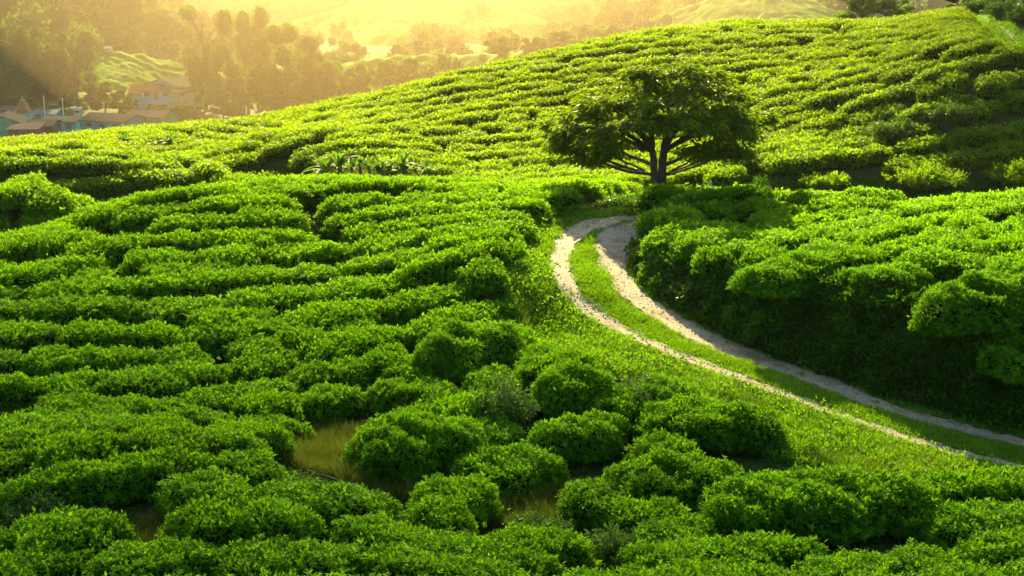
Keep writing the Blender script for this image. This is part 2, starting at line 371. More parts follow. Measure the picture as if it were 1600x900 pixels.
pm = MB(); g_ = np.random.default_rng(12); _b = bmesh.new(); bmesh.ops.create_icosphere(_b, subdivisions=1, radius=1); PV = np.array([v.co[:] for v in _b.verts]); PT = np.array([[v.index for v in f.verts] for f in _b.faces]); _b.free()
for a_, b_ in ((tl[0], tl[1]), (tl[2], tl[3])):
    for _ in range(900):
        k = g_.integers(4, 135); f = g_.random(); f = f if g_.random() < .4 else (f < .5) * 1.0 + g_.normal() * .08; q = a_[k] * (1 - f) + b_[k] * f + g_.normal(size=2) * .06; s_ = .012 + .03 * g_.random() ** 2
        pm.add(PV * [s_, s_ * .8, s_ * .5] * g_.uniform(.8, 1.2, PV.shape) + [q[0], q[1], float(hz(*q)) + .035], PT)
M['pebble'] = rough_mat('pebble', [(.3, (.14, .12, .08)), (.7, (.34, .31, .24))], 12, bump=.3)
tag(pm.build('gravel', [M['pebble']]), 'loose stones scattered over the ruts of the farm track', 'gravel', kind='stuff')
# second track at the top of the hill
for nm, L1, L2 in (('path', [(1505, 22), (1530, 27), (1552, 38), (1572, 52), (1582, 64)], [(1517, 21), (1542, 28), (1562, 40), (1580, 52), (1594, 64)]),):
    a_, b_ = spline([hit(*p) for p in L1], 30), spline([hit(*p) for p in L2], 30)
    V, q = ribbon(nm, a_, b_, .05, None, jit=.05)
    a2, b2 = spline([hit(*p) for p in [(1588, 46), (1600, 56), (1640, 70)]], 12), spline([hit(*p) for p in [(1600, 44), (1612, 54), (1655, 68)]], 12)
    V2, q2 = ribbon(nm, a2, b2, .05, None, jit=.05)
    tag(mesh_obj(nm, np.vstack([V, V2]), np.vstack([q, q2 + len(V)]), [M['track']], smooth=True), 'short stretch of pale track crossing the hill top', kind='structure')

# ---------------------------------------------------------------- regions of the land
VERGE = hitpoly([(1006, 330), (940, 330), (870, 338), (815, 352), (812, 380), (790, 410), (788, 455), (822, 500), (850, 545), (900, 560), (965, 575), (1070, 605), (1190, 630), (1235, 690), (1300, 725), (1440, 730), (1500, 775), (1600, 790), (1760, 820), (1760, 720)]) + [p for p in bank_xy[::-1]]
SLOPE = hitpoly([(788, 455), (822, 500), (850, 545), (900, 560), (965, 575), (1070, 605), (1190, 630), (1235, 690), (1300, 725), (1440, 730), (1500, 775), (1600, 792), (1600, 800), (1440, 785), (1290, 735), (1200, 722), (1080, 640), (1000, 620), (950, 590), (850, 590), (790, 540)])
GULLY = [tuple(at(x, 700, y)[:2]) for x, y in [(-60, 29.6), (150, 29.8), (430, 28.0), (520, 27.2), (600, 26.5), (700, 26.2), (800, 25.4), (900, 25.2), (900, 27), (740, 28.8), (620, 29.6), (560, 31), (500, 32), (440, 30.6), (350, 30.8), (200, 31.2), (60, 31.6), (-60, 31.4)]]
YELLOW = hitpoly([(-60, 820), (60, 800), (200, 815), (360, 812), (380, 840), (250, 868), (100, 862), (-60, 875)])
VALLEY = hitpoly([(1170, 300), (1180, 280), (1260, 276), (1380, 280), (1500, 282), (1620, 282), (1800, 284), (1800, 304)])
TOPR = hitpoly([(1500, 18), (1520, 50), (1545, 78), (1600, 88), (1760, 100), (1760, 10), (1600, 6)])
UNDER = hitpoly([(905, 336), (925, 312), (1000, 303), (1190, 303), (1110, 316), (1010, 336)])
BANANA = [tuple(at(x, 283, y)[:2]) for x, y in [(480, 62), (560, 60.3), (690, 60), (695, 62.5), (600, 63.5), (490, 64)]]
def d_bank(X, Y): return distline(X, Y, bank_xy)
BANKW = np.interp
def bare(X, Y):
    r = inpoly(X, Y, VERGE) | inpoly(X, Y, SLOPE) | inpoly(X, Y, GULLY) | inpoly(X, Y, YELLOW) | inpoly(X, Y, VALLEY) | inpoly(X, Y, TOPR) | inpoly(X, Y, UNDER) | inpoly(X, Y, BANANA) | inpoly(X, Y, TRACK)
    return r | (inpoly(X, Y, PLAT) & (d_bank(X, Y) < np.interp(X, [2, 5, 12], [.3, .7, 1.6])))

# ---------------------------------------------------------------- tea bush prototypes
def bush(seed, Lx, Wy, Hh, leaf, dens, single=False, mats=2, rough=.06, wild=0.0):
    g = np.random.default_rng(seed); mb = MB()
    ph = g.random(8) * 7
    def outline(th): return 1 + .10 * np.sin(2 * th + ph[0]) + .09 * np.sin(3 * th + ph[1]) + .08 * np.sin(5 * th + ph[2]) + .05 * np.sin(8 * th + ph[6])
    def prof(r): return (1 - np.clip(r, 0, 1) ** 6.0) ** .6
    def surf(r, th, k=1.0):
        o = outline(th); x = r * o * np.cos(th) * Lx / 2 * k; y = r * o * np.sin(th) * Wy / 2 * k
        z = Hh * (.30 + .70 * prof(r)) * k
        lump = rough * (np.sin(x * 3.1 + ph[3]) * np.cos(y * 3.7 + ph[4]) + .6 * np.sin(x * 7 + ph[5] + y * 5)) * Hh * (1 - r ** 4)
        return np.stack([x, y, z + lump], -1)
    n_top = int(dens * Lx * Wy * .85); n_side = int(dens * (Lx + Wy) * 1.6 * Hh * .75)
    r = np.sqrt(g.random(n_top)) * .96; th = g.random(n_top) * 2 * np.pi
    r2 = 1 - .10 * g.random(n_side) ** 2; t2 = g.random(n_side) * 2 * np.pi
    P1 = surf(r, th); N1 = np.stack([r ** 3 * np.cos(th) * .9, r ** 3 * np.sin(th) * .9, np.ones(n_top)], -1)
    P2 = surf(r2, t2); f = g.random(n_side); P2[:, 2] *= 1 - .72 * f * (r2 > .9); sh = 1 - .22 * f ** 2
    P2[:, :2] *= sh[:, None]
    N2 = np.stack([np.cos(t2), np.sin(t2) * 1.3, .45 * np.ones(n_side)], -1)
    P = np.vstack([P1, P2]); Nn = unit(np.vstack([N1, N2])); n_ = len(P)
    P += Nn * (g.normal(size=(n_, 1)) * leaf * .5 + wild * g.random((n_, 1)) ** 3) 
    D = Nn * .32 + g.normal(size=(n_, 3)) * .6; D[:, 2] += .08; NN = Nn + [0, 0, .35]
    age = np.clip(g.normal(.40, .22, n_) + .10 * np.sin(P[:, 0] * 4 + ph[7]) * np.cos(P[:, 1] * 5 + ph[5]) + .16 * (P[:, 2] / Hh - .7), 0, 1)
    # young shoots stand up from the plucking table
    ns = int(n_top * .12); k = g.integers(0, n_top, ns)
    P = np.vstack([P, P[k] + [0, 0, leaf * .3]]); D = np.vstack([D, g.normal(size=(ns, 3)) * .8 + [0, 0, .4]]); NN = np.vstack([NN, g.normal(size=(ns, 3))]); age = np.concatenate([age, .72 + .28 * g.random(ns)])
    S = leaf * (.7 + .6 * g.random(len(P)))
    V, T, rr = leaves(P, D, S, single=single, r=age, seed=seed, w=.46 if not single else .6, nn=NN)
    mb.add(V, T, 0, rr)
    if not single:          # rosettes: the leaves of one shoot fan round it
        nr_ = int(len(Nn) * .12); k = g.integers(0, len(Nn), nr_); ax = unit(Nn[k] + g.normal(size=(nr_, 3)) * .35 + [0, 0, .3]); base = P[k] + ax * leaf * .15
        e1 = unit(np.cross(ax, g.normal(size=(nr_, 3)))); e2 = np.cross(ax, e1); tint = np.clip(g.normal(.62, .2, nr_), 0, 1)
        for q in range(5):
            a = q * 2.4 + .3 * g.random(nr_)[:, None]; ro = e1 * np.cos(a) + e2 * np.sin(a); up_ = .35 + .12 * q
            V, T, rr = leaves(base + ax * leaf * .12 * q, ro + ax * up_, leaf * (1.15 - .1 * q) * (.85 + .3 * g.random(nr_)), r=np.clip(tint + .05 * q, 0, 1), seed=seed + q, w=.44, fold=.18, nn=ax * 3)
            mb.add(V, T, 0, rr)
    # closed inner core, darker than the leaves, blocks the view through
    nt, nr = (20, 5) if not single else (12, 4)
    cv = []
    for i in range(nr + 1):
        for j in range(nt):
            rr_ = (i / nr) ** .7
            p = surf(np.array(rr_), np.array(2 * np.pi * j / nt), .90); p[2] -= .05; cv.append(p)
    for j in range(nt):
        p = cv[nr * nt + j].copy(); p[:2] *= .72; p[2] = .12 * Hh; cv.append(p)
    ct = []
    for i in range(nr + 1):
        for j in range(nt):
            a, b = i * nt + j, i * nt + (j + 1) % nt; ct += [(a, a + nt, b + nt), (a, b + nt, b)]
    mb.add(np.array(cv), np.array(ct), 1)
    return mb
def stem_mb(seed, Lx, Wy, Hh):
    g = np.random.default_rng(seed); mb = MB()
    for i in range(max(2, int(Lx / .45))):
        x = (g.random() - .5) * Lx * .6; y = (g.random() - .5) * Wy * .35
        for j in range(4):
            a = g.random() * 6.28; s = .18 + .15 * g.random()
            p = spline([(x * .18, y * .3, -.15), (x * .7 + .05 * math.cos(a), y + .05 * math.sin(a), Hh * .2), (x + s * math.cos(a), y + s * math.sin(a), Hh * .62)], 5)
            mb.add(*tube(p, np.linspace(.028, .012, 5), 5), 0)
    return mb
LENS = [1.3, 1.9, 2.6, 3.4]
PROTO = {}
def protos(lod):
    leaf, dens, single = dict(n=(.105, 850, False), m=(.115, 620, False), f=(.135, 420, True))[lod]
    for li, Lx in enumerate(LENS):
        for s_ in range(3 if lod != 'n' else 3):
            seed = 100 * li + s_ + 7
            PROTO[lod, li, s_] = bush(seed, Lx * 1.10, 1.36, TEA_H, leaf, dens, single)
for l_ in 'nmf': protos(l_)
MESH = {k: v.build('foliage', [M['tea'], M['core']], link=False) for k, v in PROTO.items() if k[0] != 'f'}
STEM = {li: stem_mb(li, LENS[li], 1.4, TEA_H).build('stem', [M['stem']], link=False) for li in range(4)}

# ---------------------------------------------------------------- row directions as they run over the land
SEG = """50 650 250 640;100 560 300 562;300 600 520 560;600 545 780 480;650 470 820 405;400 515 600 485;80 485 300 495;80 415 300 405;400 450 600 425;500 385 700 360;650 350 830 328;300 335 500 325;20 400 160 350;500 310 800 300;850 298 1000 290;1040 292 1180 291
0 720 300 700;100 800 400 780;300 750 560 790;100 885 600 885;700 850 880 890;800 870 1200 850;1100 840 1400 800;1500 830 1600 810
1010 335 1200 312;1030 400 1200 350;1200 410 1420 345;1420 400 1590 350;1150 430 1300 400;1450 330 1600 312
500 250 800 236;500 200 700 172;700 150 900 118;800 100 1000 70;850 180 1000 172;880 245 1000 238;1050 80 1300 58;1150 150 1350 100;1200 220 1400 150;1250 175 1500 95;1300 62 1450 42;1400 200 1560 150;1100 60 1350 45;1480 140 1600 100
100 222 300 212;300 198 480 205;320 245 450 212;50 252 250 256;250 262 460 282;0 310 150 306;650 270 850 262"""
segs = []
for it in SEG.replace('\n', ';').split(';'):
    a = [float(v) for v in it.split()]; p, q = hit(a[0], a[1], TEA_H), hit(a[2], a[3], TEA_H); d = unit(q - p)
    for f in (.2, .8): segs.append((*(p * (1 - f) + q * f), math.cos(2 * math.atan2(d[1], d[0])), math.sin(2 * math.atan2(d[1], d[0]))))
segs = np.array(segs)
def fdir(X, Y):
    w_ = 1 / (((X - segs[:, 0]) ** 2 + (Y - segs[:, 1]) ** 2) + 1.0) ** 1.6
    c = (w_ * segs[:, 2]).sum(); s = (w_ * segs[:, 3]).sum()
    a = .5 * math.atan2(s, c) + (.5 if Y < 52 else .2) * fbm(np.array(X / 5), np.array(Y / 5), 2)
    return math.cos(a), math.sin(a)

# single bushes that stand clear of the rows: px, py(foot), width px, height px, turn, label
HAND = [
 (895, 645, 128, 92, .2, 'rounded bright tea bush alone on the grassy verge slope left of the track'),
 (648, 738, 225, 112, .5, 'big long dome tea bush rising to the right above the dry grass gully'),
 (742, 590, 180, 108, .4, 'tall broad tea bush ending the rows beside the grassy verge'),
 (640, 640, 128, 55, .3, 'small low tea bush just above the big long dome bush'),
 (1150, 703, 132, 85, .1, 'dark round tea bush on the verge slope below the middle of the track'),
 (1048, 792, 200, 100, .1, 'wide dark tea bush low on the slope with sunlit left shoulder'),
 (790, 768, 175, 78, .1, 'spreading dark tea bush at the foot of the slope beside the gully'),
 (905, 716, 150, 80, .4, 'dark tea bush halfway down the slope under the rounded bright bush'),
 (1265, 828, 350, 98, .25, 'largest foreground tea bush, long and coarse leaved, below the verge'),
 (420, 702, 108, 44, 0, 'small round tea bush at the gully edge, rightmost of three'),
 (303, 690, 126, 54, 0, 'low round tea bush at the gully edge, middle of three'),
 (172, 677, 200, 62, 0, 'wide tea bush at the gully edge, leftmost of three'),
 (1385, 462, 122, 56, 0, 'round tea bush standing out alone on the brow of the dark bank'),
 (1238, 452, 160, 56, .2, 'low tea bush overhanging the dark bank left of the lone round one'),
 (1530, 510, 175, 100, .1, 'large tea bush at the right edge high on the dark bank'),
 (1590, 590, 120, 70, .2, 'tea bush half way down the dark bank at the right edge'),
 (1175, 842, 160, 66, .1, 'pale leaved tea bush in front of the left end of the largest foreground bush'),
]
WILD = [
 (1000, 655, 140, 68, 'loose wild shrub with small leaves on the grassy slope below the track'),
 (790, 684, 105, 105, 'tall scraggly wild shrub with bare stems at the end of the tea rows'),
 (60, 832, 110, 60, 'mossy rounded weed shrub in the yellow grass at the left edge'),
 (835, 860, 120, 60, 'ragged weedy shrub with upright shoots in the foreground tea'),
 (960, 895, 150, 70, 'coarse leaved shrub with bronze tips at the bottom of the view'),
 (1440, 300, 140, 48, 'pale green rounded shrub in the shaded hollow behind the bank'),
 (1590, 304, 110, 54, 'pale green shrub at the right edge of the shaded hollow'),
 (1290, 300, 90, 30, 'dark low shrub in the shaded hollow left of the pale green ones'),
 (1480, 205, 80, 44, 'dark umbrella shaped shrub on the shaded foot of the hill'),
 (1395, 225, 90, 40, 'dark rounded shrub lower left on the shaded foot of the hill'),
]
hand_c = []
used = []
for h_ in HAND + WILD:
    c = hit(h_[0], h_[1] - 4); d = proj([c[0], c[1], hz(*c)])[2]; wm = h_[2] / F * d
    used.append((c, d, wm)); hand_c.append((c[0], c[1], wm / 2 * (.85 if len(h_) == 6 else .15)))
for f_ in (0, .33, .66, 1): q_ = at(478, 720, 27.0) * (1 - f_) + at(594, 754, 26.0) * f_; hand_c.append((q_[0], q_[1], .75))
hand_c = np.array(hand_c)

# even rows (streamlines) through that field
maskX = np.arange(GX[0], GX[-1], .5); maskY = np.arange(17.5, 104, .5)
mX, mY = np.meshgrid(maskX, maskY); mZ = hz(mX, mY); mpx, mpy, _ = proj(np.stack([mX, mY, mZ + .8], -1))
okm = (mpx > -130) & (mpx < 1730) & (mpy < 960) & (mpy > -20) & ~bare(mX, mY)
okm &= ~((mX[..., None] - hand_c[:, 0]) ** 2 + (mY[..., None] - hand_c[:, 1]) ** 2 < (hand_c[:, 2] + .25) ** 2).any(-1)
dirc = np.zeros(mX.shape + (2,))
for j in range(mX.shape[0]):
    for i in range(mX.shape[1]):
        if okm[j, i]: dirc[j, i] = fdir(mX[j, i], mY[j, i])
def ok(x, y):
    i = int(round((x - maskX[0]) / .5)); j = int(round((y - maskY[0]) / .5))
    return 0 <= i < okm.shape[1] and 0 <= j < okm.shape[0] and okm[j, i]
def dr(x, y):
    i = int(round((x - maskX[0]) / .5)); j = int(round((y - maskY[0]) / .5)); return dirc[j, i]
SEP, ST = 1.22, .3
hashg = {}
def near(x, y, dmin, own):
    a, b = int(x // SEP), int(y // SEP)
    for u in (a - 1, a, a + 1):
        for v in (b - 1, b, b + 1):
            for (qx, qy, li, k) in hashg.get((u, v), ()):
                if (qx - x) ** 2 + (qy - y) ** 2 < dmin * dmin and not (li == own[0] and abs(k - own[1]) < 9): return True
    return False
lines = []
def trace(x, y):
    li = len(lines); out = []
    for sg in (1, -1):
        cx, cy_ = x, y; d0 = dr(x, y) * sg; seg = []; k = 0
        while len(seg) < 260:
            d = dr(cx, cy_); d = d if (d @ d0) > 0 else -d; d0 = d
            cx += d[0] * ST; cy_ += d[1] * ST; k += sg
            if not ok(cx, cy_) or near(cx, cy_, SEP * .80, (li, k)): break
            seg.append((cx, cy_, k)); hashg.setdefault((int(cx // SEP), int(cy_ // SEP)), []).append((cx, cy_, li, k))
        out = (seg[::-1] + [(x, y, 0)] if sg == 1 else out + seg) if sg == 1 else (out[:] + seg)
        if sg == 1: hashg.setdefault((int(x // SEP), int(y // SEP)), []).append((x, y, li, 0))
    lines.append(np.array([(a, b) for a, b, _ in out])); return lines[-1]
cand = [(mX[j, i], mY[j, i]) for j, i in zip(*np.nonzero(okm))]
rs = random.Random(5); rs.shuffle(cand)
queue = []
def try_seed(x, y):
    if ok(x, y) and not near(x, y, SEP * .98, (-1, 0)):
        l_ = trace(x, y)
        for p in l_[::3]:
            d = dr(*p); queue.append((p[0] - d[1] * SEP, p[1] + d[0] * SEP)); queue.append((p[0] + d[1] * SEP, p[1] - d[0] * SEP))
for c in cand:
    try_seed(*c)
    while queue: try_seed(*queue.pop(0))

def basis(X, Y, ang, tilt=.75):
    nn = nrm(np.array(X), np.array(Y), 1.0); up = unit(nn * tilt + np.array([0, 0, 1]) * (1 - tilt))
    x = np.array([math.cos(ang), math.sin(ang), 0.]); x = unit(x - up * (x @ up)); y = np.cross(up, x)
    return np.stack([x, y, up], 1)
PL = []       # x, y, angle, length index, seed, scale x y z, line
for li, l_ in enumerate(lines):
    if len(l_) < 3: continue
    s = 0.0; total = (len(l_) - 1) * ST; far = l_[len(l_) // 2][1] > 56
    while s < total - .5:
        k = rs.choices(range(4), (.15, .3, .3, .25) if not far else (.04, .12, .34, .5))[0]; L_ = LENS[k] * rs.uniform(.88, 1.15)
        if s + L_ > total + .5: 
            L_ = total + .3 - s; k = int(np.argmin([abs(q - L_) for q in LENS]))
            if L_ < .9: break
        m_ = min(int((s + L_ / 2) / ST), len(l_) - 1); a_ = max(m_ - 2, 0); b_ = min(m_ + 2, len(l_) - 1)
        p = l_[m_]; d = l_[b_] - l_[a_]
        PL.append([p[0] + rs.uniform(-.06, .06), p[1] + rs.uniform(-.08, .08), math.atan2(d[1], d[0]) + rs.uniform(-.1, .1), k, rs.randrange(3), L_ / LENS[k], rs.uniform(.88, 1.12) * (.86 if far else .97), rs.uniform(.9, 1.12) * (.92 if far else 1), li])
        s += L_ * rs.uniform(.9, .98) + (rs.uniform(.2, .6) if rs.random() < .12 else 0)
for (x, y) in cand:            # short bushes fill what the rows leave open
    x += rs.uniform(-.2, .2); y += rs.uniform(-.2, .2)
    if ok(x, y) and not near(x, y, .92, (-9, 0)):
        d = dr(x, y); PL.append([x, y, math.atan2(d[1], d[0]) + rs.uniform(-.2, .2), 0, rs.randrange(3), rs.uniform(.8, 1.15), rs.uniform(.85, 1.05), rs.uniform(.8, 1.1), len(lines) + len(PL)])
        hashg.setdefault((int(x // SEP), int(y // SEP)), []).append((x, y, -5, 0))
Xs = np.array([p[0] for p in PL]); Ys = np.array([p[1] for p in PL]); Zs = hz(Xs, Ys)
ppx, ppy, pd = proj(np.stack([Xs, Ys, Zs + .6], -1))
vis = (ppx > 4) & (ppx < 1596) & (ppy < 893) & (ppy > 10)
order = [i for i in np.argsort(pd) if vis[i]][:300 - len(HAND)]
things = set(order)

ORD = 'first second third fourth fifth sixth seventh eighth ninth tenth eleventh twelfth thirteenth fourteenth fifteenth sixteenth seventeenth eighteenth nineteenth twentieth'.split()
def ordw(k): return ORD[k] if k < 20 else str(k + 1) + 'th'
def region(i):
    x, y = Xs[i], Ys[i]
    if inpoly(x, y, PLAT): return 'on raised bank right of track', 'tea bushes on the raised bank'
    if y > 50.5 and x > 1: return 'behind the lone tree', 'tea bushes behind the lone tree'
    px, py = ppx[i], ppy[i]
    gl = np.interp(px, [0, 430, 600, 780, 900, 1600], [680, 712, 790, 840, 800, 790])
    if py > gl - 4: return ('on the near mound' if px < 850 else 'along the bottom'), ('tea bushes on the near mound' if px < 850 else 'tea bushes along the bottom')
    return 'in field left of track', 'tea bushes in the big field'
regs = {}
for i in order: regs.setdefault(region(i), []).append(i)
lab = {}
for (rg, grp), ids in regs.items():
    rows = {}
    for i in ids: rows.setdefault(PL[i][8], []).append(i)
    rl = sorted(rows.values(), key=lambda q: -np.mean(ppy[q]))
    for ri, q in enumerate(rl):
        q.sort(key=lambda i: ppx[i])
        for k, i in enumerate(q):
            who = ('long ' if PL[i][3] == 3 else 'short ' if PL[i][3] == 0 else '') + 'tea bush'
            pos = 'only one' if len(q) == 1 else ordw(k) + ' from left'
            lab[i] = (f'{who} {rg}, {pos} in {ordw(ri)} row up', grp)
def place(mesh, name, X, Y, B, s3, parent=None, dz=0):
    o = bpy.data.objects.new(name, mesh); COL.objects.link(o)
    Mx = Matrix([[*(B[r] * s3), 0] for r in range(3)] + [[0, 0, 0, 1]]); Mx.translation = (X, Y, float(hz(X, Y)) + dz)
    o.matrix_world = Mx
    return o
rest = MB()
rest_r = []
for i, p in enumerate(PL):
    X, Y, ang, k, sd_, sx, sy, sz, li = p
    s3 = np.array([sx, sy, sz]); B = basis(X, Y, ang)
    if i in things:
        me = MESH['n' if pd[i] < 36 else 'm', k, sd_]
        stemmed = (inpoly(X, Y, PLAT) or pd[i] < 33)
        if stemmed:
            o = place(None, 'tea_bush', X, Y, B, s3)
            f_ = bpy.data.objects.new('foliage', me); COL.objects.link(f_); f_.parent = o
            t_ = bpy.data.objects.new('stem', STEM[k]); COL.objects.link(t_); t_.parent = o
        else: o = place(me, 'tea_bush', X, Y, B, s3)
        tag(o, lab[i][0], 'tea bush', lab[i][1])
    else:
        if ppx[i] < -110 or ppx[i] > 1710 : continue
        lod = 'm' if pd[i] < 52 else 'f'
        V, T, m_, r_ = PROTO['m' if lod == 'm' else 'f', k, sd_].arrays()
        if lod == 'm': pass
        Wv = (V * s3) @ B.T + np.array([X, Y, Zs[i]])
        rest.add(Wv, T, m_, np.clip(r_ + (rs.random() - .5) * .15, 0, 1))
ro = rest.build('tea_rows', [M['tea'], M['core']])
tag(ro, 'rows upon rows of bright green tea bushes covering the hills beyond the near field', 'tea rows', kind='stuff')

for (c, d, wm), h_ in zip(used[:len(HAND)], HAND):
    wm *= 1.0; hm = h_[3] / F * d; Wy = min(max(1.3, wm * .62), 2.0)
    hm = max(.5, hm * .62); wm *= 1.08
    mb = bush(int(h_[0]), wm * 1.0, Wy, hm, .092 if h_[2] != 350 else .12, 1300, rough=.14, wild=.06)
    o = empty('tea_bush'); 
    B = basis(c[0], c[1], h_[4], .3); Mx = Matrix([[*B[r], 0] for r in range(3)] + [[0, 0, 0, 1]]); Mx.translation = (c[0], c[1], float(hz(*c)) - .03); o.matrix_world = Mx
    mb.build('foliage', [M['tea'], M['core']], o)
    stem_mb(int(h_[0]), wm * .9, Wy, hm).build('stem', [M['stem']], o)
    tag(o, h_[5], 'tea bush', 'tea bushes standing clear of the rows')

def wild_mb(seed, W, Hh, leaf=.08, n_=3500):
    """loose shrub: shoots fanning from the ground, each leafy along its length"""
    g = np.random.default_rng(seed); st = MB(); fo = MB(); P = []; D = []
    ns = max(26, int(W * Hh * 26))
    for i in range(ns):
        a = g.random() * 6.28; rr = math.sqrt(g.random()); ex, ey = rr * math.cos(a) * W / 2, rr * math.sin(a) * W / 2 * .8
        ez = Hh * (1 - .45 * rr ** 2) * (.7 + .4 * g.random())
        p = spline([(ex * .15, ey * .15, -.1), (ex * .45, ey * .45, ez * .5), (ex, ey, ez)], 6)
        st.add(*tube(p, np.linspace(.016, .004, 6), 4), 0)
        m_ = int(n_ / ns); t = .35 + .65 * g.random(m_) ** .7; q = np.stack([np.interp(t * 5, range(6), p[:, c]) for c in range(3)], 1)
        q += g.normal(size=(m_, 3)) * .07; P.append(q); D.append(g.normal(size=(m_, 3)) * .8 + [math.cos(a) * rr, math.sin(a) * rr, .5])
    P = np.vstack(P); D = np.vstack(D)
    V, T, r = leaves(P, D, leaf * (.6 + .8 * g.random(len(P))), seed=seed); fo.add(V, T, 0, r)
    return fo, st
for (c, d, wm), h_ in zip(used[len(HAND):], WILD):
    hm = h_[3] / F * d * .85
    fo, st = wild_mb(int(h_[0]), wm, hm, .075 + d * .0007, int(1600 * wm * max(hm, .8)))
    o = empty('shrub', (c[0], c[1], float(hz(*c))))
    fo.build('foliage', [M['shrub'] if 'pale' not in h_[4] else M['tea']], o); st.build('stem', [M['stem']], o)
    tag(o, h_[4], 'shrub', None)

# ---------------------------------------------------------------- grass, weeds on the bank
def scatter_poly(poly, dens, seed, test=None):
    P = np.array(poly); g = np.random.default_rng(seed); lo, hi = P.min(0), P.max(0)
    n_ = int(dens * (hi - lo).prod()); X = lo[0] + g.random(n_) * (hi[0] - lo[0]); Y = lo[1] + g.random(n_) * (hi[1] - lo[1])
    k = inpoly(X, Y, poly)
    if test is not None: k &= test(X, Y)
    X, Y = X[k], Y[k]; px, py, _ = proj(np.stack([X, Y, hz(X, Y)], -1)); k = (px > -60) & (px < 1680) & (py < 940)
    return X[k], Y[k]
def blades(X, Y, hgt, wid, seed, lean=.45, dz=0):
    g = np.random.default_rng(seed); n_ = len(X); Z = hz(X, Y) - .01 + dz
    P = np.stack([X, Y, Z], -1); D = np.stack([g.normal(size=n_) * lean, g.normal(size=n_) * lean, np.ones(n_)], -1)
    clump = .6 + .9 * vnoise(X * 2.2, Y * 2.2)
    S = hgt * (.5 + g.random(n_)) * clump
    side = unit(np.cross(unit(D), g.normal(size=(n_, 3)))) * wid
    V = np.stack([P - side, P + side, P + unit(D) * S[:, None]], 1).reshape(-1, 3)
    return V, np.arange(3 * n_).reshape(-1, 3), g.random(n_)
def rutfree(lo):
    R1 = [tuple(p) for p in tl[0][::3]] + [tuple(p) for p in tl[1][::-3]]; R2 = [tuple(p) for p in tl[2][::3]] + [tuple(p) for p in tl[3][::-3]]
    def f(X, Y):
        ins = inpoly(X, Y, R1) | inpoly(X, Y, R2)
        e = np.minimum(np.minimum(distline(X, Y, [tuple(p) for p in tl[0][::3]]), distline(X, Y, [tuple(p) for p in tl[1][::3]])), np.minimum(distline(X, Y, [tuple(p) for p in tl[2][::3]]), distline(X, Y, [tuple(p) for p in tl[3][::3]])))
        edge = (e < .30 * (vnoise(X * 2.5, Y * 2.5) - .3)) | (vnoise(X * 1.7 + 5, Y * 1.7) * vnoise(X * 6, Y * 6) > .62)
        return ~ins | edge
    return f
gm = MB()
X, Y = scatter_poly(VERGE, 1500, 1, rutfree(0)); k = ~(inpoly(X, Y, PLAT))
hh = np.where(inpoly(X, Y, TRACK), .06, .085)
V, T, r = blades(X[k], Y[k], hh[k] * 1.3, .013, 2, .95); gm.add(V, T, 0, r)
X, Y = scatter_poly(TRACK, 1400, 3, rutfree(0)); V, T, r = blades(X, Y, .10, .013, 4, .95); gm.add(V, T, 0, r)
X, Y = scatter_poly(SLOPE, 900, 5); V, T, r = blades(X, Y, .18, .013, 6, .8); gm.add(V, T, 0, r * .9)
X, Y = scatter_poly(TOPR, 120, 15); V, T, r = blades(X, Y, .16, .03, 6); gm.add(V, T, 0, r)
X, Y = scatter_poly(VALLEY, 120, 15); V, T, r = blades(X, Y, .25, .03, 6); vg = (V, T, 0, r * .6)
tag(gm.build('grass', [M['grass']]), 'short bright green grass on the verge and between the wheel ruts', 'grass', kind='stuff')
gm = MB()
X, Y = scatter_poly(GULLY, 1700, 7); V, T, r = blades(X, Y, .28, .009, 8, .6); gm.add(V, T, 0, r)
X, Y = scatter_poly(YELLOW, 2200, 9); V, T, r = blades(X, Y, .24, .010, 10, .9); gm.add(V, T, 0, r)
X, Y = scatter_poly(SLOPE, 260, 11); k = vnoise(X * .7, Y * .7) > .55; V, T, r = blades(X[k], Y[k], .3, .008, 12); gm.add(V, T, 0, r)
X, Y = scatter_poly(BANANA, 200, 15); V, T, r = blades(X, Y, .3, .03, 6); gm.add(V, T, 0, r * .6)
tag(gm.build('dry_grass', [M['drygrass']]), 'long olive and straw coloured grass in the gully and hollows', 'dry grass', kind='stuff')
# undergrowth clothing the cut bank
bp = PLAT
X, Y = scatter_poly(bp, 900, 21, lambda a, b: (d_bank(a, b) < 2.3))
g = np.random.default_rng(5); k = vnoise(X * 1.8, Y * 1.8 + hz(X, Y)) > .22; X, Y = X[k], Y[k]
Nn = nrm(X, Y, .3); Z = hz(X, Y)
P = np.stack([X, Y, Z], -1) + Nn * (g.random((len(X), 1)) ** 2 * .45 * (vnoise(X * 2.5, Y * 2.5)[:, None]))
D = Nn * .5 + g.normal(size=P.shape) * .6 + [0, 0, -.1]
V, T, r = leaves(P, D, .05 + .08 * g.random(len(X)), seed=3, w=.5)
um = MB(); um.add(V, T, 0, r)
X2, Y2 = scatter_poly(bp, 110, 23, lambda a, b: (d_bank(a, b) < 2.1)); k = vnoise(X2 * 1.3 + 9, Y2 * 1.3) > .5; X2, Y2 = X2[k], Y2[k]
N2 = nrm(X2, Y2, .3); P2 = np.stack([X2, Y2, hz(X2, Y2)], -1) + N2 * .15
V, T, r = leaves(P2, N2 * .5 + g.normal(size=P2.shape) * .4 + [0, 0, -.7], .16 + .25 * g.random(len(X2)), seed=4, w=.07); um.add(V, T, 1, r)
X4, Y4 = scatter_poly(bp, 15, 27, lambda a, b: (d_bank(a, b) < 2.2) & (d_bank(a, b) > .25))
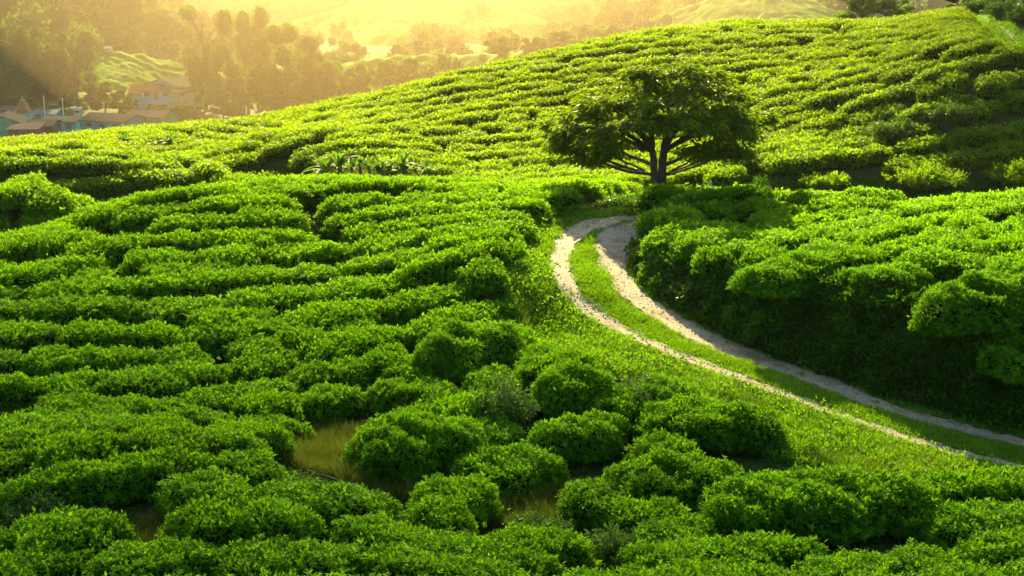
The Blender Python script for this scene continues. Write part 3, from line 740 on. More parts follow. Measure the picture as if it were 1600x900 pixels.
for x_, y_ in zip(X4, Y4):
    n4 = nrm(np.array([x_]), np.array([y_]), .3)[0]; rad = g.uniform(.18, .45); c4 = np.array([x_, y_, float(hz(x_, y_))]) + n4 * rad * .35; m4 = int(420 * rad)
    q = unit(g.normal(size=(m4, 3)) + n4 * .6) * rad * (g.random((m4, 1)) ** .3) * [1, 1, .75]
    V, T, r = leaves(c4 + q, unit(q) + g.normal(size=q.shape) * .5 + [0, 0, -.15], g.uniform(.08, .16) * (.6 + .8 * g.random(m4)), seed=int(g.integers(1e6)), w=.42, r=np.clip(g.normal(.45, .2, m4) + g.normal() * .15, 0, 1)); um.add(V, T, 2 if x_ < 5.5 + g.normal() else 0, r)
um.add(*vg)
tag(um.build('undergrowth', [M['under'], M['drygrass'], M['shrub']]), 'dark tangled ferns weeds and dead stalks clothing the cut bank', 'undergrowth', kind='stuff')
# weeds on the slope below the track
X, Y = scatter_poly(SLOPE, 1000, 31); k = vnoise(X * 1.1 + 4, Y * 1.1) > .38; X, Y = X[k], Y[k]
X3, Y3 = scatter_poly(VERGE, 110, 32, rutfree(0)); k = ~inpoly(X3, Y3, TRACK); X = np.concatenate([X, X3[k]]); Y = np.concatenate([Y, Y3[k]])
P = np.stack([X, Y, hz(X, Y) + .42 * g.random(len(X)) ** 1.2 * vnoise(X * 2, Y * 2) ** 1.5 + .02], -1)
V, T, r = leaves(P, g.normal(size=P.shape) * .6 + [0, 0, .6], .06 + .06 * g.random(len(X)), seed=8, w=.55)
wm_ = MB(); wm_.add(V, T, 0, r)
tag(wm_.build('weeds', [M['grass']]), 'low broad leaved weeds among the grass below the track', 'weeds', kind='stuff')

NEARP = [tuple(at(x, 600, y)[:2]) for x, y in [(-100, 19), (1700, 19), (1700, 50), (-100, 54)]]
X, Y = scatter_poly(NEARP, 90, 41, lambda a, b: (vnoise(a * .8, b * .8) > .3) & ~inpoly(a, b, TRACK)); g = np.random.default_rng(6)
P = np.stack([X, Y, hz(X, Y) + .03], -1); cm = MB()
V, T, r = leaves(P, g.normal(size=P.shape) * [.8, .8, .2] + [0, 0, .3], .08 + .10 * g.random(len(X)), seed=9, w=.4); cm.add(V, T, 0, r * .8)
tag(cm.build('ground_cover', [M['under']]), 'low weeds and fallen leaves on the soil between the bushes', 'ground cover', kind='stuff')

# fallen pole
a_, b_ = at(476, 719, 27.2), at(594, 753, 26.3)
a_[2] = max(a_[2] - .2, float(hz(*a_[:2])) + .08); b_[2] = max(b_[2] - .25, float(hz(*b_[:2])) + .06)
o = mesh_obj('wooden_pole', *tube(np.linspace(a_, b_, 8) + rng.normal(size=(8, 3)) * .008, .017, 7), [M['stem']])
tag(o, 'thin weathered wooden pole lying along the near edge of the dry grass gully', 'pole')

# ---------------------------------------------------------------- the lone tree
tb = hit(1030, 306); TZ = float(hz(*tb)); TD = proj([tb[0], tb[1], TZ])[2]; TS = F / TD
def tp(px, py, dy=0): return np.array([(px - 1030) / TS, dy, (306 - py) / TS])
tree = empty('tree', (tb[0], tb[1], TZ))
tag(tree, 'lone spreading dark leaved tree beside the bend of the track', 'tree')
LOBES = [ # px py depth rx rz
 (1060, 118, 0, 48, 18), (1010, 140, .6, 45, 20), (1090, 140, -.6, 48, 20), (960, 165, -.3, 48, 20), (1040, 160, -1.2, 60, 22), (1120, 150, .8, 40, 18),
 (920, 185, .4, 42, 18), (985, 185, -1.5, 55, 20), (1060, 185, -1.6, 60, 20), (1130, 175, -.8, 45, 18), (1160, 190, .3, 38, 12), (1185, 186, 0, 18, 8),
 (890, 205, -.2, 32, 18), (880, 228, .3, 22, 16), (905, 245, -.5, 30, 18), (940, 215, -1.2, 42, 20), (940, 240, .6, 32, 14), (900, 215, 1.2, 35, 18), (970, 200, 1.4, 60, 18), (1050, 150, 1.5, 60, 22),
 (1110, 205, 1.2, 48, 16), (1100, 228, -.8, 38, 15), (1140, 235, -.4, 30, 18), (1150, 215, .5, 30, 18), (1120, 245, .7, 34, 13), (1085, 190, .8, 50, 16), (1020, 190, .5, 45, 14), (1130, 195, -1.6, 35, 14), (865, 200, .6, 18, 10), (1000, 120, .1, 30, 13), (1105, 125, .4, 30, 13), (930, 165, 0.6, 35, 15)]
tk = MB()
def limb(pts, r0, r1, n_=10, k=8): 
    p = spline(pts, n_); p[1:-1] += rng.normal(size=(n_ - 2, 3)) * r0 * .3 + (np.sin(np.linspace(0, np.pi * rng.uniform(1.5, 3), n_ - 2)) * rng.uniform(-1, 1) * r0 * 1.3)[:, None] * np.array([.3, .6, 1.0]); tk.add(*tube(p, np.linspace(r0, r1, n_) , k), 0); return p
# two stems fused at the foot
tk.add(*tube(spline([tp(1023, 315), tp(1024, 300), tp(1021, 270), tp(1019, 245), tp(1014, 225)], 12), np.array([.42, .30, .25, .23, .21, .20, .19, .18, .17, .16, .15, .14]) * .68, 10), 0)
tk.add(*tube(spline([tp(1037, 315, .1), tp(1035, 300, .1), tp(1034, 270, .1), tp(1036, 240, .15), tp(1040, 215, .2)], 12), np.array([.42, .32, .27, .25, .24, .23, .22, .21, .20, .19, .17, .15]) * .68, 10), 0)
for a in np.linspace(0, 6.28, 7): tk.add(*tube(spline([tp(1030, 294) * .9, tp(1030, 300) + [.25 * math.cos(a), .25 * math.sin(a), 0], tp(1030, 309) + [.6 * math.cos(a), .6 * math.sin(a), -.05]], 5), np.linspace(.16, .05, 5), 6), 0)
forks = [(tp(1021, 262), .10), (tp(1022, 277), .09), (tp(1018, 240), .12), (tp(1016, 230), .10), (tp(1036, 262, .1), .11), (tp(1036, 278, .1), .09), (tp(1037, 240, .15), .12), (tp(1040, 222, .2), .11)]
for i, (x, y, dp, rx, rz_) in enumerate(LOBES):
    e = tp(x, y + rz_ * .3, dp); left = x < 1028
    if y > 210: f, r0 = forks[1 if (left and y > 225) else 0] if left else forks[5 if y > 225 else 4]
    elif y > 170: f, r0 = forks[2] if left else forks[6]
    else: f, r0 = forks[3] if left else forks[7]
    mid = f * .5 + e * .5 + np.array([0, 0, (.25 if y < 210 else -.02)]); m2 = f * .2 + e * .8 + np.array([0, 0, .12])
    p = limb([f, mid, m2, e], r0 * rng.uniform(.4, .75), .018)
    for j in range(5):
        a = rng.random() * 6.28; q = p[rng.integers(4, 9)]; rr = rx / TS * .8
        limb([q, q + [rr * .4 * math.cos(a), rr * .4 * math.sin(a), .12], e + [rr * math.cos(a), rr * math.sin(a) * .8, rng.uniform(-.1, .25)]], .028, .007, 6, 5)
tk.build('trunk', [M['bark']], tree, smooth=True)
cr = MB(); g = np.random.default_rng(11)
for i, (x, y, dp, rx, rz_) in enumerate(LOBES):
    c = tp(x, y, dp); ra = rx / TS; rb = rz_ / TS
    ncl = int(7 + 19 * ra)            # sprays in the clump
    th = g.random(ncl) * 6.28; rr = np.sqrt(g.random(ncl)) * g.uniform(.85, 1.15, ncl); 
    S = np.stack([rr * np.cos(th) * ra, rr * np.sin(th) * ra * .9, rb * (np.sqrt(np.maximum(.05, 1 - rr ** 2 * .9)) * g.uniform(.3, 1.1, ncl)) - rb * .35 + (-(rr ** 2) * rb * .35)], -1) + c
    for s in S:
        m_ = int(g.integers(26, 60)); a = g.normal(size=(m_, 3)) * [.13, .13, .07]
        out = s - np.array([0, 0, 2.6]); D = unit(a * [1, 1, .3]) * .8 + unit(out) * .3 + [0, 0, -.55] + g.normal(size=(m_, 3)) * .25
        V, T, r = leaves(s + a, D, .15 + .13 * g.random(m_), w=.32, seed=int(g.integers(1e6)), r=np.clip(g.normal(.45, .15, m_) + g.normal() * .2, 0, 1)); cr.add(V, T, 0, r)
cr.build('crown', [M['tree']], tree)
# pale stones by the tree
def stone(px, py, w_, h_, label, seed):
    c = hit(px, py); g = np.random.default_rng(seed)
    import bmesh
    bm = bmesh.new(); bmesh.ops.create_icosphere(bm, subdivisions=3, radius=1)
    s = g.random(3) * 5
    for v in bm.verts:
        q = v.co; f = 1 + .12 * math.sin(3 * q.x + s[0]) + .12 * math.sin(4 * q.y + s[1])
        t = (q.z + 1) / 2; n_ = 1 - .72 * t
        v.co = Vector((q.x * w_ / 2 * f * n_ * 1.3 + t * w_ * .45, q.y * w_ * .35 * f * n_ * 1.3, t * h_ * f - .05))
    me = bpy.data.meshes.new('stone'); bm.to_mesh(me); bm.free(); me.materials.append(M['stone'])
    o = bpy.data.objects.new('stone', me); COL.objects.link(o); o.location = (c[0], c[1], float(hz(*c))); tag(o, label, 'stone')
stone(1102, 307, .42, .5, 'pale pointed leaning stone right of the lone tree under the hedge', 2)
stone(1009, 308, .26, .42, 'small pale upright stone just left of the lone tree trunk', 4)
stone(1043, 309, .3, .14, 'small low pale stone at the right foot of the lone tree', 6)

# ---------------------------------------------------------------- banana plants and small trees on the near hills
def banana(px, py, hpx, label, seed, grp='banana plants in the tea'):
    c = at(px, py, 61.5)[:2] if px > 480 else hit(px, py); d = proj([c[0], c[1], hz(*c)])[2]; h_ = hpx / F * d * (1.55 if px > 480 else 1.15); g = np.random.default_rng(seed)
    o = empty('banana_plant', (c[0], c[1], float(hz(*c)))); tag(o, label, 'banana plant', grp)
    st = MB(); lf = MB()
    for s in range(3):
        bx_, by_ = g.normal(size=2) * .35 * h_ / 2.2; hh = h_ * g.uniform(.3, .5)
        st.add(*tube([(bx_, by_, -.1), (bx_, by_, hh * .5), (bx_ * 1.1, by_ * 1.1, hh)], [.12, .09, .06], 7), 0)
        for k in range(8):
            a = g.random() * 6.28; L_ = h_ * g.uniform(.45, .7); el = g.uniform(.35, 1.3)
            t = np.linspace(0, 1, 8); dx = np.array([math.cos(a), math.sin(a)]); rr = L_ * t * math.cos(el) * (1 + .25 * t); zz = hh * .9 + L_ * (t * math.sin(el) - .55 * t ** 2.2 * math.cos(el) * 1.2)
            w_ = .11 * h_ / 2 * np.sin(np.pi * np.clip(t * .95 + .05, 0, 1)) ** .6; sd_ = np.array([-dx[1], dx[0]])
            mid = np.stack([bx_ + rr * dx[0], by_ + rr * dx[1], zz], -1)
            l1 = mid + np.c_[w_[:, None] * sd_, w_ * .35]; l2 = mid - np.c_[w_[:, None] * sd_, -w_ * .35]
            V = np.stack([l1, mid, l2], 1).reshape(-1, 3); T = []
            for i in range(7):
                for j in range(2):
                    q = i * 3 + j; T += [(q, q + 1, q + 4), (q, q + 4, q + 3)]
            lf.add(V, np.array(T), 0, g.random())
    st.build('stem', [M['stem']], o); lf.build('leaf', [M['banana']], o)
M['banana'] = leaf_mat('banana_leaf', [(0, (.015, .06, .004)), (.6, (.04, .12, .008)), (1, (.10, .20, .02))], trans=.4, tcol=(.2, .42, .01), rough=.5, spec=.1)
banana(505, 286, 44, 'bushiest banana plant at the left of the hollow clump', 1)
banana(530, 290, 40, 'banana plant second from left in the hollow clump', 2)
banana(562, 286, 34, 'small banana plant third from left in the hollow clump', 3)
banana(600, 288, 32, 'low banana plant fourth from left in the hollow clump', 4)
banana(635, 288, 42, 'tall banana plant second from right in the hollow clump', 5)
banana(662, 284, 28, 'small banana plant at the right end of the hollow clump', 6)
banana(196, 234, 28, 'small banana plant in the distant tea, left of the pair', 7)
banana(257, 238, 34, 'larger banana plant in the distant tea, right of the pair', 8)
banana(283, 238, 22, 'stunted banana plant just right of the larger distant one', 9)

# ---------------------------------------------------------------- tree maker for the distance
def _ico():
    import bmesh
    bm = bmesh.new(); bmesh.ops.create_icosphere(bm, subdivisions=2, radius=1)
    V = np.array([v.co[:] for v in bm.verts]); T = np.array([[v.index for v in f.verts] for f in bm.faces]); bm.free(); return V, T
ICO_V, ICO_T = _ico()
def far_tree(seed, h_, w_, dens=1.0, leaf=.5, kind=0, trunkh=.25):
    """returns trunk and crown builders for a tree of height h_ and crown width w_"""
    g = np.random.default_rng(seed); tk_ = MB(); cr_ = MB()
    top = np.array([g.normal() * .03 * h_, 0, h_ * .8])
    tk_.add(*tube(spline([(0, 0, -1), (g.normal() * .02 * h_, 0, h_ * .35), top], 7), np.linspace(.028 * h_, .006 * h_, 7), 7), 0)
    ncl = int((14 if kind == 0 else 22) * dens)
    for i in range(ncl):
        a = g.random() * 6.28; u = g.random(); z = trunkh + (1 - trunkh) * u
        env = math.sqrt(max(.06, 1 - ((z - (trunkh + .42)) / (.60)) ** 2)) if kind != 2 else (1.1 - z)
        rr = w_ / 2 * env * math.sqrt(g.random()) * .85; c = np.array([rr * math.cos(a), rr * math.sin(a), z * h_ * .94])
        f = np.array([0, 0, max(.18, z - .28) * h_])
        tk_.add(*tube(spline([f, (f + c) / 2 + [0, 0, -.02 * h_], c], 4), np.linspace(.012 * h_, .003 * h_, 4), 4), 0)
        rad = w_ * g.uniform(.10, .20) if kind != 1 else w_ * g.uniform(.07, .13)
        m_ = int(150 * dens * (rad / leaf) * .8)
        q = unit(g.normal(size=(m_, 3))) * (g.random((m_, 1)) ** .4) * rad * [1, 1, .7]
        V, T, r = leaves(c + q, unit(q) + g.normal(size=(m_, 3)) * .7, leaf * (.6 + .8 * g.random(m_)), w=.75, single=True, seed=int(g.integers(1e6)), r=np.clip(g.normal(.45, .2, m_) + g.normal() * .15, 0, 1))
        cr_.add(V, T, 0, r)
        if kind != 1: cr_.add(c + ICO_V * rad * .72 * g.uniform(.8, 1.2, (len(ICO_V), 1)), ICO_T, 0, g.uniform(.1, .4, len(ICO_T)))
    return tk_, cr_
def tree_protos(name_seed, h_, w_, mat, **k):
    t, c = far_tree(name_seed, h_, w_, **k)
    return t.build('trunk', [M['bark']], link=False), c.build('crown', [mat], link=False)
TP = [tree_protos(s, 10, w_, M['far'], dens=1.25, leaf=.28, kind=kd) for s, w_, kd in ((1, 8, 0), (2, 10, 0), (3, 7, 0), (4, 9, 0), (5, 7, 1), (6, 11, 0))] + [tree_protos(9, 10, 9, M['hazetree'], dens=1.6, leaf=.3, kind=1)]
def put_tree(loc, h_, w_, k, label, grp=None, rz=None, name='tree'):
    """h_, w_ in metres; a copy of prototype k"""
    bw = (8, 10, 7, 9, 7, 11, 9)[k]
    o = empty(name, loc, rs.random() * 6.28 if rz is None else rz); o.scale = (w_ / bw, w_ / bw, h_ / 10)
    for nm, me in zip(('trunk', 'crown'), TP[k]):
        c = bpy.data.objects.new(nm, me); COL.objects.link(c); c.parent = o
    tag(o, label, 'tree', grp); return o

# ---------------------------------------------------------------- far land: valley floor and hills, each a body of its own
VZ = CZ - 35.0
def ridge(name, sil, Yc, front, back, slope, mat, label, step=3.0, rows=0, nscale=20, namp=3.0, dirn=0.0, pw=1.0, Xpad=0):
    """a hill whose crest line lies at distance Yc"""
    P = np.array([at(x, y, Yc) for x, y in sil]); xs = np.arange(P[0, 0] - Xpad, P[-1, 0] + Xpad, step); ys = np.arange(Yc - front, Yc + back, step)
    X, Y = np.meshgrid(xs, ys)
    zc = np.interp(X, P[:, 0], P[:, 2])
    dy = Yc - Y; f = np.where(dy > 0, dy, -dy * .6)
    Z = zc - slope * np.abs(f) ** pw
    Z += namp * fbm(X / nscale, Y / nscale, 4) * 2 * smooth(np.abs(dy) / 15 + .25)
    if rows:
        ph = (Y * math.cos(dirn) + X * math.sin(dirn)) / rows + 3.0 * fbm(X / 30, Y / 30, 3) * 2
        Z += 1.3 * np.abs(np.sin(ph * np.pi)) ** .6 + 1.4 * fbm(X / 1.9, Y / 1.9, 3)
    Z = np.maximum(Z, VZ - 3)
    ny_, nx_ = X.shape; ii = np.arange(ny_ * nx_).reshape(ny_, nx_)
    q = np.stack([ii[:-1, :-1], ii[:-1, 1:], ii[1:, 1:], ii[1:, :-1]], -1).reshape(-1, 4)
    o = mesh_obj(name, np.stack([X, Y, Z], -1).reshape(-1, 3), q, [mat], smooth=True); tag(o, label, kind='structure')
    def hf(x, y):
        u = np.clip((x - xs[0]) / step, 0, len(xs) - 1.001); v = np.clip((y - ys[0]) / step, 0, len(ys) - 1.001); i = u.astype(int) if hasattr(u, 'astype') else int(u); j = v.astype(int) if hasattr(v, 'astype') else int(v)
        return Z[j, i]
    return hf, (xs[0], xs[-1]), (ys[0], ys[-1])
M['hillgreen'] = rough_mat('hill_scrub', [(.3, (.02, .04, .01)), (.5, (.04, .075, .012)), (.7, (.07, .11, .02))], .15, bump=0, spec=.05)
M['hilltea'] = rough_mat('hill_tea', [(.3, (.04, .12, .004)), (.5, (.08, .20, .006)), (.7, (.12, .25, .008))], .45, bump=0, spec=.05)
vx = np.array([(-400, 95, VZ), (400, 95, VZ), (900, 2600, VZ), (-900, 2600, VZ)]); 
gxv, gyv = np.meshgrid(np.linspace(-420, 420, 85), np.linspace(96, 700, 90)); zv = VZ + 1.2 * fbm(gxv / 25, gyv / 25, 3)
ii = np.arange(gxv.size).reshape(gxv.shape); q = np.stack([ii[:-1, :-1], ii[:-1, 1:], ii[1:, 1:], ii[1:, :-1]], -1).reshape(-1, 4)
tag(mesh_obj('valley_floor', np.stack([gxv, gyv, zv], -1).reshape(-1, 3), q, [M['hillgreen']], smooth=True), 'green valley floor under the village', kind='structure')

RA = ridge('hill', [(-500, -160), (0, -70), (80, -30), (130, 25), (160, 80), (190, 150), (230, 215)], 400, 110, 160, .62, M['hillgreen'], 'steep wooded hill at upper left above the village', 4, namp=4)
RB = ridge('hill', [(40, 190), (90, 118), (150, 84), (220, 92), (290, 108), (340, 138), (400, 185)], 350, 60, 60, .35, M['hilltea'], 'small tea covered spur behind the red roofed house', .8, rows=2.6, namp=1.5, dirn=.5)
RC = ridge('hill', [(250, 215), (320, 165), (390, 140), (450, 138), (500, 155), (560, 195), (600, 225)], 330, 60, 60, .45, M['hillgreen'], 'knoll carrying the tall trees left of the glow', 3, namp=2)
RF = ridge('hill', [(430, 190), (480, 125), (540, 108), (620, 100), (720, 96), (820, 93), (950, 90), (1100, 90)], 230, 70, 60, .45, M['hilltea'], 'low tea ridge just behind the near hill', .9, rows=2.4, namp=1.5, dirn=-.9)
RE = ridge('hill', [(220, 110), (330, 72), (420, 46), (500, 26), (580, -2), (640, -26), (700, -20), (780, 10), (860, 40), (960, 60), (1050, 80)], 520, 150, 80, .40, M['hilltea'], 'sunlit tea hill under the glow', 1.2, rows=3.0, namp=5, nscale=40, dirn=.7)
RH = ridge('hill', [(850, 90), (960, 55), (1040, 28), (1110, 2), (1180, -14), (1260, 2), (1330, 34), (1420, 70)], 480, 90, 60, .40, M['hilltea'], 'distant tea slope behind the right part of the near hill', 1.2, rows=3.0, namp=2, nscale=40, dirn=-.6)
RG = ridge('hill', [(500, 60), (700, -40), (900, -90), (1200, -160), (1500, -220), (2000, -260)], 760, 220, 150, .55, M['hillgreen'], 'blue wooded mountain behind the right side', 8, namp=14, nscale=70)
RD = ridge('hill', [(-600, -300), (0, -260), (300, -200), (500, -130), (700, -60), (900, 20)], 820, 240, 150, .55, M['hillgreen'], 'grey green wooded mountain behind the left side', 8, namp=14, nscale=70)
RZ = ridge('hill', [(-900, -420), (0, -380), (500, -260), (800, -230), (1200, -300), (2400, -420)], 1700, 700, 300, .5, M['hillgreen'], 'far mountain wall fading in the haze', 30, namp=40, nscale=250)
RX = ridge('hill', [(1050, 160), (1200, 80), (1345, 46), (1450, 40), (1650, 44), (1900, 90)], 150, 30, 45, .5, M['hillgreen'], 'low rise behind the crest of the near hill at the right', 2, namp=.8)
def far_hit(px, py, Y0):
    x, dy, dz = ray(px, py)
    for Y in np.arange(112, 1000, 1.0):
        X = x / dy * Y; z = CZ + dz / dy * Y; h = VZ
        for hf, (x0, x1), (y0, y1) in (RX, RF, RC, RB, RA, RE, RH, RG, RD):
            if x0 <= X <= x1 and y0 <= Y <= y1: h = max(h, float(hf(np.array(X), np.array(Y))))
        if z <= h: return np.array([X, Y, h])
    return at(px, py, Y0)

def woods(name, rd, n_, seed, hr, leaf, label, mat=None, cond=None, nl=60):
    hf, (x0, x1), (y0, y1) = rd; g = np.random.default_rng(seed); mb = MB(); c_ = 0
    for i in range(n_ * 6):
        X = g.uniform(x0, x1); Y = g.uniform(y0, y1 - (y1 - y0) * .3); Z = float(hf(X, Y)); px, py, _ = proj([X, Y, Z])
        if not (-30 < px < 1630 and -25 < py < 235): continue
        if cond and not cond(px, py): continue
        h_ = g.uniform(*hr); w_ = h_ * g.uniform(.6, 1.0); k = 4 + int(g.integers(0, 4))
        P = []
        for j in range(k):
            cc = np.array([X, Y, Z + h_ * .55]) + g.normal(size=3) * [w_ * .24, w_ * .24, h_ * .17]; m_ = int(nl / k)
            q = unit(g.normal(size=(m_, 3))) * (g.random((m_, 1)) ** .25) * w_ * .3; P.append((cc + q, q))
            mb.add(cc + ICO_V * w_ * .21 * g.uniform(.8, 1.2, (len(ICO_V), 1)), ICO_T, 0, g.uniform(.15, .45, len(ICO_T)))
        PP = np.vstack([a for a, _ in P]); QQ = np.vstack([b for _, b in P])
        V, T, r = leaves(PP, unit(QQ) + g.normal(size=QQ.shape) * .6, leaf * h_ * (.6 + .8 * g.random(len(PP))), w=.8, single=True, seed=int(g.integers(1e6)), r=np.clip(g.normal(.45, .18, len(PP)) + g.normal() * .15, 0, 1))
        mb.add(V, T, 0, r); c_ += 1
        if c_ >= n_: break
    tag(mb.build(name, [mat or M['far']]), label, 'woods', kind='stuff')
woods('woods', RG, 420, 1, (12, 22), .14, 'far wooded mountain side, one mass of crowns at the right', nl=170)
woods('woods', RD, 420, 2, (12, 22), .14, 'far wooded mountain side, one mass of crowns at the left', nl=170)
woods('woods', RA, 480, 3, (11, 20), .042, 'close wood covering the steep hill at upper left', nl=620)
woods('woods', RE, 100, 4, (6, 12), .09, 'belt of trees at the foot of the sunlit tea hill', cond=lambda x, y: y > 70 or (x > 690 and y > 35), nl=200)
woods('woods', RH, 60, 5, (7, 13), .11, 'trees along the left edge of the distant tea slope', cond=lambda x, y: x < 1020, nl=200)
woods('scrub', RF, 90, 6, (3, 6), .11, 'shrubs and small trees below the low tea ridge', cond=lambda x, y: y > 122, nl=200)
woods('scrub', RC, 150, 7, (2.5, 5), .07, 'scrub covering the knoll with the tall trees', nl=200)
woods('scrub', RB, 60, 8, (3, 6), .07, 'scrub on the lower flank of the small tea spur', cond=lambda x, y: x < 150 or y > 128, nl=200)

# single trees one can tell apart: px, foot py, distance, height px, width px, kind, label
TR = [
 (322, 172, 322, 150, 90, 4, 'tall open branched tree left of the big round tree on the knoll'),
 (388, 178, 312, 146, 96, 1, 'tallest dense tree on the knoll beside the open branched one'),
 (432, 188, 316, 128, 90, 0, 'dense tree on the knoll right of the tallest one'),
 (482, 194, 310, 118, 100, 3, 'broad domed tree at the right end of the knoll'),
 (405, 198, 296, 100, 90, 3, 'lower dark tree filling the middle of the knoll'),
 (508, 196, 296, 62, 84, 5, 'low rounded tree at the right foot of the knoll'),
 (100, 214, 84, 38, 42, 4, 'small thin tree rising from the tea in front of the village'),
 (120, 160, 335, 110, 74, 0, 'large dark tree standing behind the shrine'),
 (70, 165, 335, 120, 80, 3, 'large dark tree behind the village at the left edge'),
 (25, 170, 338, 130, 80, 1, 'dark tree at the far left behind the village'),
 (165, 178, 300, 52, 66, 5, 'bright green tree between the village and the red roofed house'),
 (195, 178, 296, 42, 40, 2, 'small bright tree just left of the red roofed house'),
 (315, 172, 300, 58, 34, 2, 'narrow tree against the right gable of the blue gabled house'),
 (290, 192, 270, 30, 60, 5, 'low spreading tree below the blue gabled house'),
 (350, 190, 280, 55, 50, 0, 'rounded tree below the tall open branched tree'),
 (250, 186, 275, 24, 44, 3, 'low bushy tree above the small green shed'),
 (345, 170, 300, 44, 44, 3, 'middling tree right of the blue gabled house'),
 (780, 98, 300, 34, 48, 3, 'rounded hazy tree on the left of the skyline group behind the near hill'),
 (835, 92, 300, 32, 44, 1, 'dark rounded hazy tree in the middle of the skyline group'),
 (885, 80, 300, 30, 50, 0, 'pale hazy tree on the right of the skyline group'),
 (930, 72, 290, 28, 46, 5, 'hazy tree half hidden by the near hill under the woods'),
 (1345, 66, 150, 86, 100, 6, 'pale feathery tree just behind the crest of the near hill'),
 (1398, 60, 150, 48, 56, 6, 'low feathery tree right of the pale one behind the crest'),
 (600, 150, 215, 40, 44, 3, 'small tree below the low tea ridge'),
 (560, 160, 210, 36, 50, 5, 'broad low tree left of the small one below the tea ridge'),
 (1505, 14, 100, 34, 60, 0, 'dark tree at the top of the hill left of the upper track'),
 (1560, 18, 100, 60, 60, 1, 'dark tree above the upper track on the hill top'),
 (1598, 22, 96, 66, 60, 3, 'dark tree at the top right corner beside the upper track'),
]
for i, (px, py, Y, hp, wp, k, lb) in enumerate(TR):
    p = far_hit(px, py, Y) if Y > 101 else at(px, py, min(Y, 94)); d = proj(p)[2]
    if 90 < Y < 101: p[2] = float(hz(p[0], p[1])); hp *= 1.3
    if Y < 95: c_ = hit(px, py + 10); p = np.array([c_[0], c_[1], float(hz(*c_))]); d = proj(p)[2]
    put_tree(p, hp * (1.12 if i < 6 else 1) / F * d, wp / F * d * 1.05, k, lb)

# hill top scrub beside the upper track
for i, (px, py, w_, h_, lb) in enumerate([(1570, 34, 70, 34, 'dark shrub mass on the roadside bank at the top of the hill'), (1530, 22, 50, 22, 'dark low shrub left of the roadside bank at the hill top'), (1600, 46, 60, 36, 'dark shrub at the right end of the roadside bank')]):
    c = hit(px, py); d = proj([c[0], c[1], hz(*c)])[2]; fo, st = wild_mb(70 + i, w_ / F * d, h_ / F * d, .16, 2600)
    o = empty('shrub', (c[0], c[1], float(hz(*c)))); fo.build('foliage', [M['shrub']], o); st.build('stem', [M['stem']], o); tag(o, lb, 'shrub', None)

# ---------------------------------------------------------------- the village
def paint(name, c, rough=.7, metal=0):
    v = tuple(min(1, x * 1.25) for x in c); u = tuple(x * .7 for x in c)
    return rough_mat(name, [(.3, u), (.6, c), (.8, v)], 1.5, bump=.1, rough=rough, metal=metal, spec=0)
M['teal'] = paint('teal_wall', (.04, .30, .31)); M['green'] = paint('green_wall', (.03, .36, .22)); M['blue'] = paint('blue_wall', (.06, .42, .52)); M['dark'] = paint('dark_timber', (.09, .07, .06))
M['redroof'] = paint('red_roof', (.11, .055, .04)); M['tin'] = paint('weathered_tin', (.07, .066, .06), .8); M['newtin'] = paint('bright_tin', (.14, .17, .2), .6); M['brownroof'] = paint('rusty_roof', (.05, .049, .045))
M['glass'] = paint('dark_pane', (.05, .07, .08), .2); M['cream'] = paint('cream_paint', (.32, .28, .2)); M['pink'] = paint('pink_stone', (.28, .16, .12)); M['white'] = paint('white_paint', (.45, .44, .42))
